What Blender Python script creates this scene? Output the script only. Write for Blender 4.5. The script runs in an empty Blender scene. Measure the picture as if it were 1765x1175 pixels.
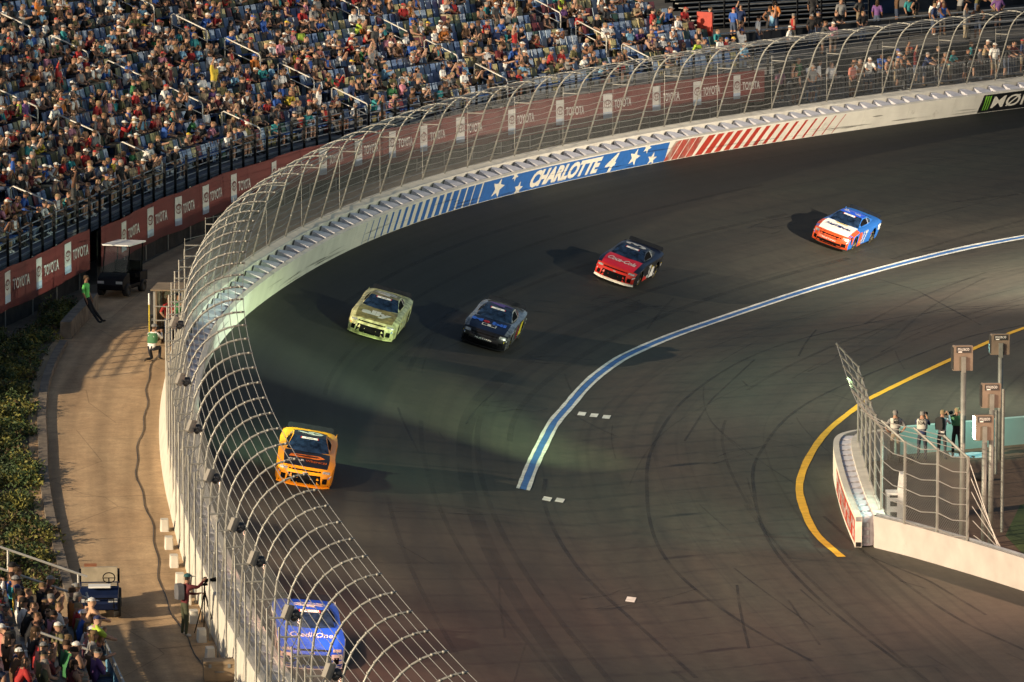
import bpy, math, random
import numpy as np
from mathutils import Vector, Matrix
random.seed(7); np.random.seed(7)
R = math.radians
scn = bpy.context.scene
col = scn.collection

# ---------------------------------------------------------------- camera
cam_d = bpy.data.cameras.new('camera'); cam = bpy.data.objects.new('camera', cam_d); col.objects.link(cam)
cam_d.lens = 200.0; cam_d.sensor_width = 36.0; cam_d.clip_start = 1.0; cam_d.clip_end = 5000.0
CAM_H = 30.0
PITCH = math.atan(1313.5/9806.0)
cam.location = (0, 0, CAM_H); cam.rotation_euler = (R(90)-PITCH, 0, 0)
scn.camera = cam

# ---------------------------------------------------------------- sky, sun, exposure
SUN_EL = R(17.5); SUN_AZ = R(57.0)     # low sun far to the left of the view; rays head right and away
w = bpy.data.worlds.new('World'); scn.world = w; w.use_nodes = True
nt = w.node_tree; bg = nt.nodes['Background']
sky = nt.nodes.new('ShaderNodeTexSky'); sky.sky_type = 'NISHITA'; sky.sun_disc = False
sky.sun_elevation = SUN_EL; sky.sun_rotation = math.pi + SUN_AZ
nt.links.new(sky.outputs[0], bg.inputs[0]); bg.inputs[1].default_value = 0.06
sun_d = bpy.data.lights.new('sun', 'SUN'); sun_d.energy = 5.0; sun_d.angle = R(0.6); sun_d.color = (1.0, 0.80, 0.54)
sun = bpy.data.objects.new('sun', sun_d); col.objects.link(sun)
sun_dir = Vector((math.sin(SUN_AZ)*math.cos(SUN_EL), math.cos(SUN_AZ)*math.cos(SUN_EL), -math.sin(SUN_EL)))
sun.rotation_euler = sun_dir.to_track_quat('-Z', 'Y').to_euler(); sun.location = (-80, -50, 60)
scn.view_settings.view_transform = 'Standard'; scn.view_settings.look = 'None'
scn.view_settings.exposure = 0.45; scn.view_settings.gamma = 1.0

# ---------------------------------------------------------------- materials
MATS = {}
def mat(name, c, rough=0.6, metal=0.0, var=0.12, scale=4.0, bump=0.0, spec=0.5, coat=0.0, emit=None, dirt=None):
    if name in MATS: return MATS[name]
    m = bpy.data.materials.new(name); m.use_nodes = True; n = m.node_tree.nodes; L = m.node_tree.links
    b = n['Principled BSDF']; b.inputs['Roughness'].default_value = rough; b.inputs['Metallic'].default_value = metal
    b.inputs['Specular IOR Level'].default_value = spec; b.inputs['Coat Weight'].default_value = coat
    tc = n.new('ShaderNodeTexCoord'); nz = n.new('ShaderNodeTexNoise'); nz.inputs['Scale'].default_value = scale
    nz.inputs['Detail'].default_value = 6.0; L.new(tc.outputs['Object'], nz.inputs['Vector'])
    r = n.new('ShaderNodeMixRGB'); r.blend_type = 'MIX'
    a = [max(0, x*(1-var*1.6)) for x in c[:3]]; d = [min(1, x*(1+var*1.4)) for x in c[:3]]
    r.inputs[1].default_value = (*a, 1); r.inputs[2].default_value = (*d, 1)
    mr = n.new('ShaderNodeMapRange'); mr.inputs[1].default_value = 0.3; mr.inputs[2].default_value = 0.7
    L.new(nz.outputs[0], mr.inputs[0]); L.new(mr.outputs[0], r.inputs[0])
    out = r.outputs[0]
    if dirt:
        n2 = n.new('ShaderNodeTexNoise'); n2.inputs['Scale'].default_value = dirt[1]; n2.inputs['Detail'].default_value = 9; n2.inputs['Roughness'].default_value = 0.7
        L.new(tc.outputs['Object'], n2.inputs['Vector'])
        m2 = n.new('ShaderNodeMapRange'); m2.inputs[1].default_value = dirt[2]; m2.inputs[2].default_value = dirt[2]+0.15; L.new(n2.outputs[0], m2.inputs[0])
        x2 = n.new('ShaderNodeMixRGB'); L.new(m2.outputs[0], x2.inputs[0]); L.new(out, x2.inputs[1]); x2.inputs[2].default_value = (*dirt[0], 1); out = x2.outputs[0]
    L.new(out, b.inputs['Base Color'])
    if bump:
        bp = n.new('ShaderNodeBump'); bp.inputs['Strength'].default_value = bump; bp.inputs['Distance'].default_value = 0.05
        L.new(nz.outputs[0], bp.inputs['Height']); L.new(bp.outputs[0], b.inputs['Normal'])
    if emit: b.inputs['Emission Color'].default_value = (*emit[0], 1); b.inputs['Emission Strength'].default_value = emit[1]
    MATS[name] = m; return m

def attr_mat(name, rough=0.8, var=0.2):
    """base colour of each piece from its own colour attribute, with weave-scale variation"""
    m = bpy.data.materials.new(name); m.use_nodes = True; n = m.node_tree.nodes; L = m.node_tree.links
    b = n['Principled BSDF']; b.inputs['Roughness'].default_value = rough; b.inputs['Specular IOR Level'].default_value = 0.3
    a = n.new('ShaderNodeAttribute'); a.attribute_name = 'col'
    tc = n.new('ShaderNodeTexCoord'); nz = n.new('ShaderNodeTexNoise'); nz.inputs['Scale'].default_value = 14.0; L.new(tc.outputs['Object'], nz.inputs['Vector'])
    mr = n.new('ShaderNodeMapRange'); mr.inputs[3].default_value = 1-var; mr.inputs[4].default_value = 1+var; L.new(nz.outputs[0], mr.inputs[0])
    vm = n.new('ShaderNodeVectorMath'); vm.operation = 'SCALE'; L.new(a.outputs['Color'], vm.inputs[0]); L.new(mr.outputs[0], vm.inputs['Scale'])
    L.new(vm.outputs[0], b.inputs['Base Color']); MATS[name] = m; return m

M_CLOTH = attr_mat('cloth_and_skin')
M_SEAT = attr_mat('seat_plastic', 0.45, 0.15)

# ---------------------------------------------------------------- mesh helper
class MB:
    def __init__(s): s.v = []; s.f = []; s.m = []; s.c = None
    def add(s, vs, fs, mi=0):
        o = len(s.v); s.v.extend([tuple(p) for p in vs]); s.f.extend([tuple(i+o for i in f) for f in fs]); s.m.extend([mi]*len(fs)); return s
    def box(s, c, d, ax=None, mi=0):
        X, Y, Z = ax if ax else (Vector((1,0,0)), Vector((0,1,0)), Vector((0,0,1))); c = Vector(c)
        vs = [c + X*(d[0]/2*a) + Y*(d[1]/2*b) + Z*(d[2]/2*e) for e in (-1,1) for b in (-1,1) for a in (-1,1)]
        return s.add(vs, [(0,2,3,1),(4,5,7,6),(0,1,5,4),(2,6,7,3),(0,4,6,2),(1,3,7,5)], mi)
    def tube(s, pts, r, n=6, mi=0, cap=True):
        pts = [Vector(p) for p in pts]; rs = r if isinstance(r, (list, tuple)) else [r]*len(pts); vs = []; fs = []
        t0 = (pts[1]-pts[0]).normalized(); up = Vector((0,0,1)) if abs(t0.z) < 0.9 else Vector((1,0,0))
        for i, p in enumerate(pts):
            t = (pts[min(i+1, len(pts)-1)]-pts[max(i-1, 0)]).normalized()
            a = t.cross(up)
            if a.length < 1e-4: a = t.cross(Vector((0,1,0)))
            a.normalize(); b = a.cross(t); 
            vs += [p + (a*math.cos(2*math.pi*k/n) + b*math.sin(2*math.pi*k/n))*rs[i] for k in range(n)]
        for i in range(len(pts)-1):
            fs += [(i*n+k, i*n+(k+1) % n, (i+1)*n+(k+1) % n, (i+1)*n+k) for k in range(n)]
        if cap: fs += [tuple(range(n))[::-1], tuple((len(pts)-1)*n+k for k in range(n))]
        return s.add(vs, fs, mi)
    def grid(s, P, mi=0, flip=False):
        nr = len(P); nc = len(P[0]); vs = [p for row in P for p in row]
        fs = [((i*nc+j, i*nc+j+1, (i+1)*nc+j+1, (i+1)*nc+j) if not flip else (i*nc+j, (i+1)*nc+j, (i+1)*nc+j+1, i*nc+j+1)) for i in range(nr-1) for j in range(nc-1)]
        return s.add(vs, fs, mi)
    def lathe(s, prof, c, axis, n=20, mi=0):
        axis = Vector(axis).normalized(); a = axis.orthogonal().normalized(); b = axis.cross(a); c = Vector(c); vs = []; fs = []; m = len(prof)
        for k in range(n):
            d = a*math.cos(2*math.pi*k/n)+b*math.sin(2*math.pi*k/n)
            vs += [c + axis*h + d*r for r, h in prof]
        for k in range(n):
            fs += [(k*m+i, ((k+1) % n)*m+i, ((k+1) % n)*m+i+1, k*m+i+1) for i in range(m-1)]
        return s.add(vs, fs, mi)
    def prism(s, poly, fn, mi=0):
        """poly: list of 2D points; fn(u,v,k) -> 3D for k=0 (back) and 1 (front)"""
        n = len(poly); vs = [fn(u, v, 0) for u, v in poly]+[fn(u, v, 1) for u, v in poly]
        fs = [tuple(range(n))[::-1], tuple(range(n, 2*n))]+[(i, (i+1) % n, n+(i+1) % n, n+i) for i in range(n)]
        return s.add(vs, fs, mi)
    def mesh(s, name, mats, smooth=False, origin=None):
        me = bpy.data.meshes.new(name); o = origin or Vector((0,0,0))
        me.from_pydata([(p[0]-o[0], p[1]-o[1], p[2]-o[2]) for p in s.v], [], s.f)
        for m in (mats if isinstance(mats, (list, tuple)) else [mats]): me.materials.append(m)
        if any(s.m): me.polygons.foreach_set('material_index', s.m)
        if smooth: me.polygons.foreach_set('use_smooth', [True]*len(me.polygons))
        if s.c is not None:
            a = me.attributes.new('col', 'FLOAT_COLOR', 'FACE'); a.data.foreach_set('color', np.asarray(s.c, np.float32).ravel())
        me.update(); return me
    def build(s, name, mats, parent=None, world=False, smooth=False, **k):
        if len(mats) > 0 and False: pass
        o = bpy.data.objects.new(name, s.mesh(name, mats, smooth, parent.location if (parent and world) else None)); col.objects.link(o)
        if parent: o.parent = parent
        for a, b in k.items(): o[a] = b
        return o
def M1(m): return [m]
def thing(name, label, cat, loc=(0,0,0), group=None, rot=None):
    o = bpy.data.objects.new(name, None); col.objects.link(o); o.location = loc; o['label'] = label; o['category'] = cat; o.empty_display_size = 0.2
    if rot is not None: o.rotation_euler = rot
    if group: o['group'] = group
    return o
def inst(name, me, parent=None, mw=None, **k):
    o = bpy.data.objects.new(name, me); col.objects.link(o)
    if parent: o.parent = parent
    if mw is not None: o.matrix_local = mw
    for a, b in k.items(): o[a] = b
    return o
_txt = {}
def text2d(s, size=1.0, shear=0.0, bold=0.0):
    """flat filled lettering: verts (x,y) with left edge at 0, faces, width"""
    k = (s, size, shear, bold)
    if k in _txt: return _txt[k]
    c = bpy.data.curves.new('lettering', 'FONT'); c.body = s; c.size = size; c.shear = shear; c.offset = bold; c.resolution_u = 3
    o = bpy.data.objects.new('lettering', c); col.objects.link(o); dg = bpy.context.evaluated_depsgraph_get()
    me = bpy.data.meshes.new_from_object(o.evaluated_get(dg)); vs = [(v.co.x, v.co.y) for v in me.vertices]; fs = [tuple(p.vertices) for p in me.polygons]
    bpy.data.objects.remove(o); bpy.data.meshes.remove(me); bpy.data.curves.remove(c)
    x0 = min(v[0] for v in vs); x1 = max(v[0] for v in vs); y0 = min(v[1] for v in vs); y1 = max(v[1] for v in vs)
    vs = [(x-x0, y-y0) for x, y in vs]; _txt[k] = (vs, fs, x1-x0, y1-y0); return _txt[k]
_o1 = ['first','second','third','fourth','fifth','sixth','seventh','eighth','ninth','tenth','eleventh','twelfth','thirteenth','fourteenth','fifteenth','sixteenth','seventeenth','eighteenth','nineteenth']
ORD = _o1+[q for t_, e_ in (('twent','ieth'),('thirt','ieth'),('fort','ieth'),('fift','ieth'),('sixt','ieth')) for q in [t_+e_]+[t_+'y-'+u for u in _o1[:9]]]

# ---------------------------------------------------------------- the curve of the outer wall (foot of its track face)
CTRL = np.array([(7.6,86,.45),(2.4,104,.5),(-2.0,123.5,.6),(-5.2,141.5,.75),(-7.6,157,1.0),(-9.2,169,1.55),(-10.2,180,2.05),(-10.7,191,2.5),(-10.55,202.3,2.87),
 (-9.1,212.2,3.28),(-7.15,221,3.62),(-4.53,229.8,3.87),(-.79,239.7,3.98),(5.56,252.8,4.0),(13.5,265.7,4.0),(24,279.7,4.0),(36.5,293.4,4.0),(51,306.5,4.0),(67,318,4.0)], float)
def _catmull(P, n=24):
    out = []
    Q = np.vstack([2*P[0]-P[1], P, 2*P[-1]-P[-2]])
    for i in range(1, len(Q)-2):
        p0, p1, p2, p3 = Q[i-1:i+3]
        for k in range(n):
            t = k/n; out.append(0.5*((2*p1)+(-p0+p2)*t+(2*p0-5*p1+4*p2-p3)*t*t+(-p0+3*p1-3*p2+p3)*t**3))
    out.append(P[-1]); return np.array(out)
_C = _catmull(CTRL)
_S = np.concatenate([[0], np.cumsum(np.hypot(np.diff(_C[:,0]), np.diff(_C[:,1])))])
SLEN = _S[-1]
_su = np.arange(0, SLEN, 0.5)
_cx = np.interp(_su, _S, _C[:,0]); _cy = np.interp(_su, _S, _C[:,1]); _cz = np.interp(_su, _S, _C[:,2])
def _sm(a, k=9):
    p = np.concatenate([2*a[0]-a[1:k+1][::-1], a, 2*a[-1]-a[-k-1:-1][::-1]]); return np.convolve(p, np.ones(2*k+1)/(2*k+1), 'valid')
for _ in range(2): _cx, _cy, _cz = _sm(_cx), _sm(_cy), _sm(_cz)
_tx, _ty = np.gradient(_cx), np.gradient(_cy); _tl = np.hypot(_tx, _ty); _tx /= _tl; _ty /= _tl
def I(a, s): return float(np.interp(s, _su, a))
def frame(s):
    """base point, tangent (going away), inward normal (to the track, level), bank angle"""
    t = Vector((I(_tx, s), I(_ty, s), 0)).normalized(); n = Vector((t.y, -t.x, 0)); z = I(_cz, s)
    return Vector((I(_cx, s), I(_cy, s), z)), t, n, math.atan(z/12.0)
def wp(s, o, h):
    """point by the wall: o metres outboard along the bank's slope, h up square to the bank"""
    b, t, n, be = frame(s); out = -n*math.cos(be)+Vector((0,0,math.sin(be))); up = n*math.sin(be)+Vector((0,0,math.cos(be)))
    return b + out*o + up*h
def op(s, o, z):
    """point o metres outside the wall line (level), at height z above the access road"""
    b, t, n, be = frame(s); return Vector((b.x-n.x*o, b.y-n.y*o, road_z(s)+z))
def road_z(s):
    y = I(_cy, s); return I(_cz, s) + float(np.interp(y, [150, 200, 255], [0.0, 0.15, 0.3]))
def th(s):
    """the wall assembly is a little slimmer on the near stretch"""
    return float(np.interp(I(_cy, s), [172, 205], [0.72, 1.0]))
def s_of_y(y): return float(np.interp(y, _cy, _su))
def bank_prof(wd):
    x = wd/12.0
    if x < 0.9: return 1-x
    if x < 1.1: d = (1.1-x)/0.2; return 0.1*d*d
    return 0.0
def near_s(x, y):
    d = (_cx-x)**2+(_cy-y)**2; i = int(np.argmin(d)); return float(_su[i])
def surf(x, y):
    """track surface height"""
    s = near_s(x, y); b, t, n, be = frame(s); wd = (x-b.x)*n.x+(y-b.y)*n.y
    return b.z*bank_prof(max(wd, 0))
def proj(p):
    cp, sp = math.cos(PITCH), math.sin(PITCH); x, y, z = p; dz = z-CAM_H; D = y*cp-dz*sp; return (882.5+9806*x/D, 587.5-9806*(y*sp+dz*cp)/D)
# ================================================================ ground, track, road
def sheet_mat(name, c0, c1, rough=0.85, sc=(0.15, 0.15), fine=30.0, streak=None, uv=True, extra=None, bump=0.3):
    m = bpy.data.materials.new(name); m.use_nodes = True; n = m.node_tree.nodes; L = m.node_tree.links; b = n['Principled BSDF']
    b.inputs['Roughness'].default_value = rough; b.inputs['Specular IOR Level'].default_value = 0.35
    tc = n.new('ShaderNodeTexCoord'); mp = n.new('ShaderNodeMapping'); mp.inputs['Scale'].default_value = (sc[0], sc[1], 1)
    L.new(tc.outputs['UV' if uv else 'Object'], mp.inputs['Vector'])
    nz = n.new('ShaderNodeTexNoise'); nz.inputs['Scale'].default_value = 1.0; nz.inputs['Detail'].default_value = 8; nz.inputs['Roughness'].default_value = 0.6; L.new(mp.outputs[0], nz.inputs['Vector'])
    mr = n.new('ShaderNodeMapRange'); mr.inputs[1].default_value = 0.32; mr.inputs[2].default_value = 0.68; L.new(nz.outputs[0], mr.inputs[0])
    mx = n.new('ShaderNodeMixRGB'); mx.inputs[1].default_value = (*c0, 1); mx.inputs[2].default_value = (*c1, 1); L.new(mr.outputs[0], mx.inputs[0])
    nf = n.new('ShaderNodeTexNoise'); nf.inputs['Scale'].default_value = fine; nf.inputs['Detail'].default_value = 4; L.new(tc.outputs['Object'], nf.inputs['Vector'])
    mf = n.new('ShaderNodeMapRange'); mf.inputs[3].default_value = 0.72; mf.inputs[4].default_value = 1.28; L.new(nf.outputs[0], mf.inputs[0])
    vm = n.new('ShaderNodeVectorMath'); vm.operation = 'SCALE'; L.new(mx.outputs[0], vm.inputs[0]); L.new(mf.outputs[0], vm.inputs['Scale'])
    nm = n.new('ShaderNodeTexNoise'); nm.inputs['Scale'].default_value = 1.9; nm.inputs['Detail'].default_value = 5; nm.inputs['Roughness'].default_value = 0.75; L.new(tc.outputs['Object'], nm.inputs['Vector'])
    mm = n.new('ShaderNodeMapRange'); mm.inputs[1].default_value = 0.3; mm.inputs[2].default_value = 0.7; mm.inputs[3].default_value = 0.8; mm.inputs[4].default_value = 1.2; L.new(nm.outputs[0], mm.inputs[0])
    vn = n.new('ShaderNodeVectorMath'); vn.operation = 'SCALE'; L.new(vm.outputs[0], vn.inputs[0]); L.new(mm.outputs[0], vn.inputs['Scale'])
    out = vn.outputs[0]
    if extra: out = extra(n, L, tc, out, b)
    L.new(out, b.inputs['Base Color'])
    bp = n.new('ShaderNodeBump'); bp.inputs['Strength'].default_value = bump; bp.inputs['Distance'].default_value = 0.01; L.new(nf.outputs[0], bp.inputs['Height']); L.new(bp.outputs[0], b.inputs['Normal'])
    MATS[name] = m; return m

def rubber(n, L, tc, out, b):
    """rubbered-in groove: darker asphalt by lane (UV.y = metres from the wall), streaky along the lap"""
    sp = n.new('ShaderNodeSeparateXYZ'); L.new(tc.outputs['UV'], sp.inputs[0])
    mp = n.new('ShaderNodeMapping'); mp.inputs['Scale'].default_value = (0.012, 1.1, 1); L.new(tc.outputs['UV'], mp.inputs['Vector'])
    nz = n.new('ShaderNodeTexNoise'); nz.inputs['Scale'].default_value = 1; nz.inputs['Detail'].default_value = 7; nz.inputs['Roughness'].default_value = 0.65; L.new(mp.outputs[0], nz.inputs['Vector'])
    wob = n.new('ShaderNodeMath'); wob.operation = 'MULTIPLY_ADD'; L.new(nz.outputs[0], wob.inputs[0]); wob.inputs[1].default_value = 5.0; L.new(sp.outputs['Y'], wob.inputs[2])
    cr = n.new('ShaderNodeValToRGB'); e = cr.color_ramp; e.interpolation = 'EASE'
    mr = n.new('ShaderNodeMapRange'); mr.inputs[1].default_value = 0; mr.inputs[2].default_value = 24; L.new(wob.outputs[0], mr.inputs[0]); L.new(mr.outputs[0], cr.inputs[0])
    st = [(0.0, 0.50), (0.18, 0.36), (0.36, 0.38), (0.48, 0.55), (0.62, 0.86), (0.8, 1.08), (1.0, 1.12)]
    e.elements[0].position = 0; e.elements[0].color = (st[0][1],)*3+(1,); e.elements[1].position = 1; e.elements[1].color = (st[-1][1],)*3+(1,)
    for p, v in st[1:-1]: q = e.elements.new(p); q.color = (v, v, v, 1)
    mu = n.new('ShaderNodeMixRGB'); mu.blend_type = 'MULTIPLY'; mu.inputs[0].default_value = 1; L.new(out, mu.inputs[1]); L.new(cr.outputs[0], mu.inputs[2])
    # thin sealed seams and tyre streaks running with the lap
    mp2 = n.new('ShaderNodeMapping'); mp2.inputs['Scale'].default_value = (0.02, 3.2, 1); L.new(tc.outputs['UV'], mp2.inputs['Vector'])
    n2 = n.new('ShaderNodeTexNoise'); n2.inputs['Detail'].default_value = 4; n2.inputs['Scale'].default_value = 1.0; L.new(mp2.outputs[0], n2.inputs['Vector'])
    r2 = n.new('ShaderNodeMapRange'); r2.inputs[1].default_value = 0.55; r2.inputs[2].default_value = 0.72; r2.inputs[3].default_value = 1.0; r2.inputs[4].default_value = 0.72; L.new(n2.outputs[0], r2.inputs[0])
    v2 = n.new('ShaderNodeVectorMath'); v2.operation = 'SCALE'; L.new(mu.outputs[0], v2.inputs[0]); L.new(r2.outputs[0], v2.inputs['Scale'])
    # brown and green lamp tints put into the asphalt colour as broad patches
    n3 = n.new('ShaderNodeTexNoise'); n3.inputs['Scale'].default_value = 1.0; n3.inputs['Detail'].default_value = 5; mp3 = n.new('ShaderNodeMapping'); mp3.inputs['Scale'].default_value = (0.035, 0.16, 1); L.new(tc.outputs['UV'], mp3.inputs['Vector']); L.new(mp3.outputs[0], n3.inputs['Vector'])
    c3 = n.new('ShaderNodeValToRGB'); c3.color_ramp.elements[0].position = 0.34; c3.color_ramp.elements[0].color = (1.10, 0.93, 0.82, 1); c3.color_ramp.elements[1].position = 0.66; c3.color_ramp.elements[1].color = (0.80, 0.98, 0.84, 1); L.new(n3.outputs[0], c3.inputs[0])
    m3 = n.new('ShaderNodeMixRGB'); m3.blend_type = 'MULTIPLY'; m3.inputs[0].default_value = 1; L.new(v2.outputs[0], m3.inputs[1]); L.new(c3.outputs[0], m3.inputs[2]); v2 = m3
    # straight paving seams every few metres across the width
    fr = n.new('ShaderNodeMath'); fr.operation = 'PINGPONG'; fr.inputs[1].default_value = 1.95; L.new(sp.outputs['Y'], fr.inputs[0]); sm = n.new('ShaderNodeMapRange'); sm.inputs[1].default_value = 0.0; sm.inputs[2].default_value = 0.035; sm.inputs[3].default_value = 0.78; sm.inputs[4].default_value = 1.0; L.new(fr.outputs[0], sm.inputs[0])
    v4 = n.new('ShaderNodeVectorMath'); v4.operation = 'SCALE'; L.new(v2.outputs[0], v4.inputs[0]); L.new(sm.outputs[0], v4.inputs['Scale']); v2 = v4
    rr = n.new('ShaderNodeMapRange'); rr.inputs[3].default_value = 0.62; rr.inputs[4].default_value = 0.85; L.new(nz.outputs[0], rr.inputs[0]); L.new(rr.outputs[0], b.inputs['Roughness'])
    return v2.outputs[0]

M_ASPHALT = sheet_mat('asphalt', (0.038, 0.036, 0.032), (0.060, 0.056, 0.048), 0.8, (0.05, 0.35), 22.0, extra=rubber)
def uv_grid(name, P, UV, m, **k):
    mb = MB(); mb.grid(P); o = mb.build(name, [m], smooth=True, **k); me = o.data; u = me.uv_layers.new(name='UVMap'); fl = [q for row in UV for q in row]
    for lp in me.loops: u.data[lp.index].uv = fl[lp.vertex_index]
    return o
ss = np.arange(0, SLEN-1, 2.0)
wd = [-0.3, 0, 1, 2, 3, 4, 5, 6, 7, 8, 9, 10, 10.6, 11, 11.4, 11.8, 12.2, 12.6, 13, 13.4, 15, 18, 22, 28, 36, 45]
P = []; UV = []
for s in ss:
    b, t, n, be = frame(s); P.append([(b.x+n.x*q, b.y+n.y*q, b.z*(bank_prof(q) if q > 0 else 1-q/12)) for q in wd]); UV.append([(s, q) for q in wd])
uv_grid('race_track', P, UV, M_ASPHALT, kind='structure')
M_FIELD = sheet_mat('infield_asphalt', (0.045, 0.043, 0.04), (0.06, 0.057, 0.05), 0.8, (0.1, 0.1), 20.0, uv=False)
g = MB(); g.grid([[(x, y, -0.06) for x in (-3000, -300, 0, 300, 3000)] for y in (-2500, -300, 300, 900, 4000)], flip=True)
g.build('ground', [M_FIELD], kind='structure')

# access road outside the wall and the terrain behind it
def scuffs(n, L, tc, out, b):
    sp = n.new('ShaderNodeMapping'); sp.inputs['Scale'].default_value = (0.05, 1.3, 1); L.new(tc.outputs['UV'], sp.inputs['Vector'])
    nz = n.new('ShaderNodeTexNoise'); nz.inputs['Detail'].default_value = 7; nz.inputs['Scale'].default_value = 1; L.new(sp.outputs[0], nz.inputs['Vector'])
    mr = n.new('ShaderNodeMapRange'); mr.inputs[1].default_value = 0.42; mr.inputs[2].default_value = 0.66; mr.inputs[3].default_value = 1.1; mr.inputs[4].default_value = 0.8; L.new(nz.outputs[0], mr.inputs[0])
    v = n.new('ShaderNodeVectorMath'); v.operation = 'SCALE'; L.new(out, v.inputs[0]); L.new(mr.outputs[0], v.inputs['Scale'])
    # patched cracks
    vo = n.new('ShaderNodeTexVoronoi'); vo.feature = 'DISTANCE_TO_EDGE'; vo.inputs['Scale'].default_value = 0.16; L.new(tc.outputs['Object'], vo.inputs['Vector'])
    m2 = n.new('ShaderNodeMapRange'); m2.inputs[1].default_value = 0.0; m2.inputs[2].default_value = 0.004; m2.inputs[3].default_value = 0.6; m2.inputs[4].default_value = 1; L.new(vo.outputs['Distance'], m2.inputs[0])
    v2 = n.new('ShaderNodeVectorMath'); v2.operation = 'SCALE'; L.new(v.outputs[0], v2.inputs[0]); L.new(m2.outputs[0], v2.inputs['Scale'])
    # worn wheel track along the road and cast slab joints across it
    sx = n.new('ShaderNodeSeparateXYZ'); L.new(tc.outputs['UV'], sx.inputs[0])
    d1 = n.new('ShaderNodeMath'); d1.operation = 'SUBTRACT'; L.new(sx.outputs['Y'], d1.inputs[0]); d1.inputs[1].default_value = 3.0
    d2 = n.new('ShaderNodeMath'); d2.operation = 'PINGPONG'; d2.inputs[1].default_value = 0.75; L.new(d1.outputs[0], d2.inputs[0])
    d3 = n.new('ShaderNodeMapRange'); d3.interpolation_type = 'SMOOTHSTEP'; d3.inputs[1].default_value = 0.0; d3.inputs[2].default_value = 0.34; d3.inputs[3].default_value = 0.80; d3.inputs[4].default_value = 1.0; L.new(d2.outputs[0], d3.inputs[0])
    j1 = n.new('ShaderNodeMath'); j1.operation = 'PINGPONG'; j1.inputs[1].default_value = 4.5; L.new(sx.outputs['X'], j1.inputs[0])
    j2 = n.new('ShaderNodeMapRange'); j2.inputs[1].default_value = 0.0; j2.inputs[2].default_value = 0.06; j2.inputs[3].default_value = 0.72; j2.inputs[4].default_value = 1.0; L.new(j1.outputs[0], j2.inputs[0])
    v3 = n.new('ShaderNodeVectorMath'); v3.operation = 'SCALE'; L.new(v2.outputs[0], v3.inputs[0]); L.new(d3.outputs[0], v3.inputs['Scale'])
    v5 = n.new('ShaderNodeVectorMath'); v5.operation = 'SCALE'; L.new(v3.outputs[0], v5.inputs[0]); L.new(j2.outputs[0], v5.inputs['Scale'])
    return v5.outputs[0]
M_ROAD = sheet_mat('sandy_concrete', (0.38, 0.25, 0.14), (0.48, 0.335, 0.195), 0.9, (0.25, 0.6), 16.0, extra=scuffs)
def road_w(s): return float(np.interp(I(_cy, s), [120, 166, 182, 192, 206, 215, 230], [4.2, 4.4, 4.7, 5.1, 5.4, 5.9, 6.0]))
P = []; UV = []
for s in ss:
    q = [0.5, 1.5, 3, 4.5, road_w(s)+0.6]; P.append([op(s, o, 0) for o in q][::-1]); UV.append([(s, o) for o in q][::-1])
uv_grid('access_road', P, UV, M_ROAD, kind='structure')
M_EARTH = sheet_mat('dry_earth', (0.10, 0.075, 0.05), (0.17, 0.13, 0.09), 0.95, (0.3, 0.3), 9.0, uv=False, bump=0.8)
P = []; UV = []
for s in ss:
    if I(_cy, s) < 300:
        q = [road_w(s)+0.3, 9, 14, 30, 80, 300]; P.append([op(s, o, -0.02 if o < 100 else -3) for o in q][::-1]); UV.append([(s, o) for o in q][::-1])
uv_grid('outer_ground', P, UV, M_EARTH, kind='structure')

# painted lines
def strip(name, pts, wl, wr, m, lift=0.012, close=False, fn=surf, step=1.0, jit=0.0, **k):
    """painted band along a plan polyline: wl/wr metres to its left/right"""
    p = np.array(pts, float); d = np.concatenate([[0], np.cumsum(np.hypot(np.diff(p[:,0]), np.diff(p[:,1])))]); u = np.arange(0, d[-1]+step*0.5, step)
    q = _catmull(np.column_stack([p, np.zeros(len(p))]), 12)[:, :2] if len(p) > 3 else p
    d = np.concatenate([[0], np.cumsum(np.hypot(np.diff(q[:,0]), np.diff(q[:,1])))]); u = np.linspace(0, d[-1], max(2, int(d[-1]/step)))
    x = np.interp(u, d, q[:,0]); y = np.interp(u, d, q[:,1]); tx = np.gradient(x); ty = np.gradient(y); l = np.hypot(tx, ty); tx /= l; ty /= l
    rows = []
    for i in range(len(x)):
        j = random.uniform(-jit, jit); a = (x[i]-ty[i]*(wl+j), y[i]+tx[i]*(wl+j)); c = (x[i]+ty[i]*(wr+j), y[i]-tx[i]*(wr+j))
        rows.append([(a[0], a[1], fn(*a)+lift), (c[0], c[1], fn(*c)+lift)])
    mb = MB(); mb.grid(rows, flip=True); return mb
M_WPAINT = mat('white_paint', (0.62, 0.62, 0.58), 0.7, var=0.15, scale=3, dirt=((0.2, 0.19, 0.18), 2.5, 0.62))
M_BPAINT = mat('blue_paint', (0.035, 0.13, 0.36), 0.6, var=0.15, scale=3, dirt=((0.03, 0.05, 0.09), 2.5, 0.66))
M_YPAINT = mat('yellow_paint', (0.72, 0.42, 0.02), 0.65, var=0.1, scale=3, dirt=((0.25, 0.16, 0.03), 2.0, 0.68))
BLUE = [(0.35,185.4),(0.7,191.3),(1.1,196.7),(1.5,201.4),(2.0,205.2),(2.7,210.3),(3.5,214.7),(4.7,219.6),(7.4,227.4),(12.8,240.2),(18.5,251.3),(23.5,259.1),(31,269),(42,280)]
YEL = [(10.2,173.6),(9.65,177.8),(9.5,182.6),(9.6,187.7),(10.2,193.5),(11.2,199.8),(12.6,205.7),(13.4,208.5),(17.0,218.5),(20.7,227.9),(27,240),(36,252)]
bl = thing('boundary_line', 'white and blue double painted boundary line curving around the turn', 'painted line', (0.35,185.4,0))
strip('', BLUE, 0.22, -0.10, M_WPAINT, jit=0.012).build('white_band', [M_WPAINT], bl, world=True)
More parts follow.
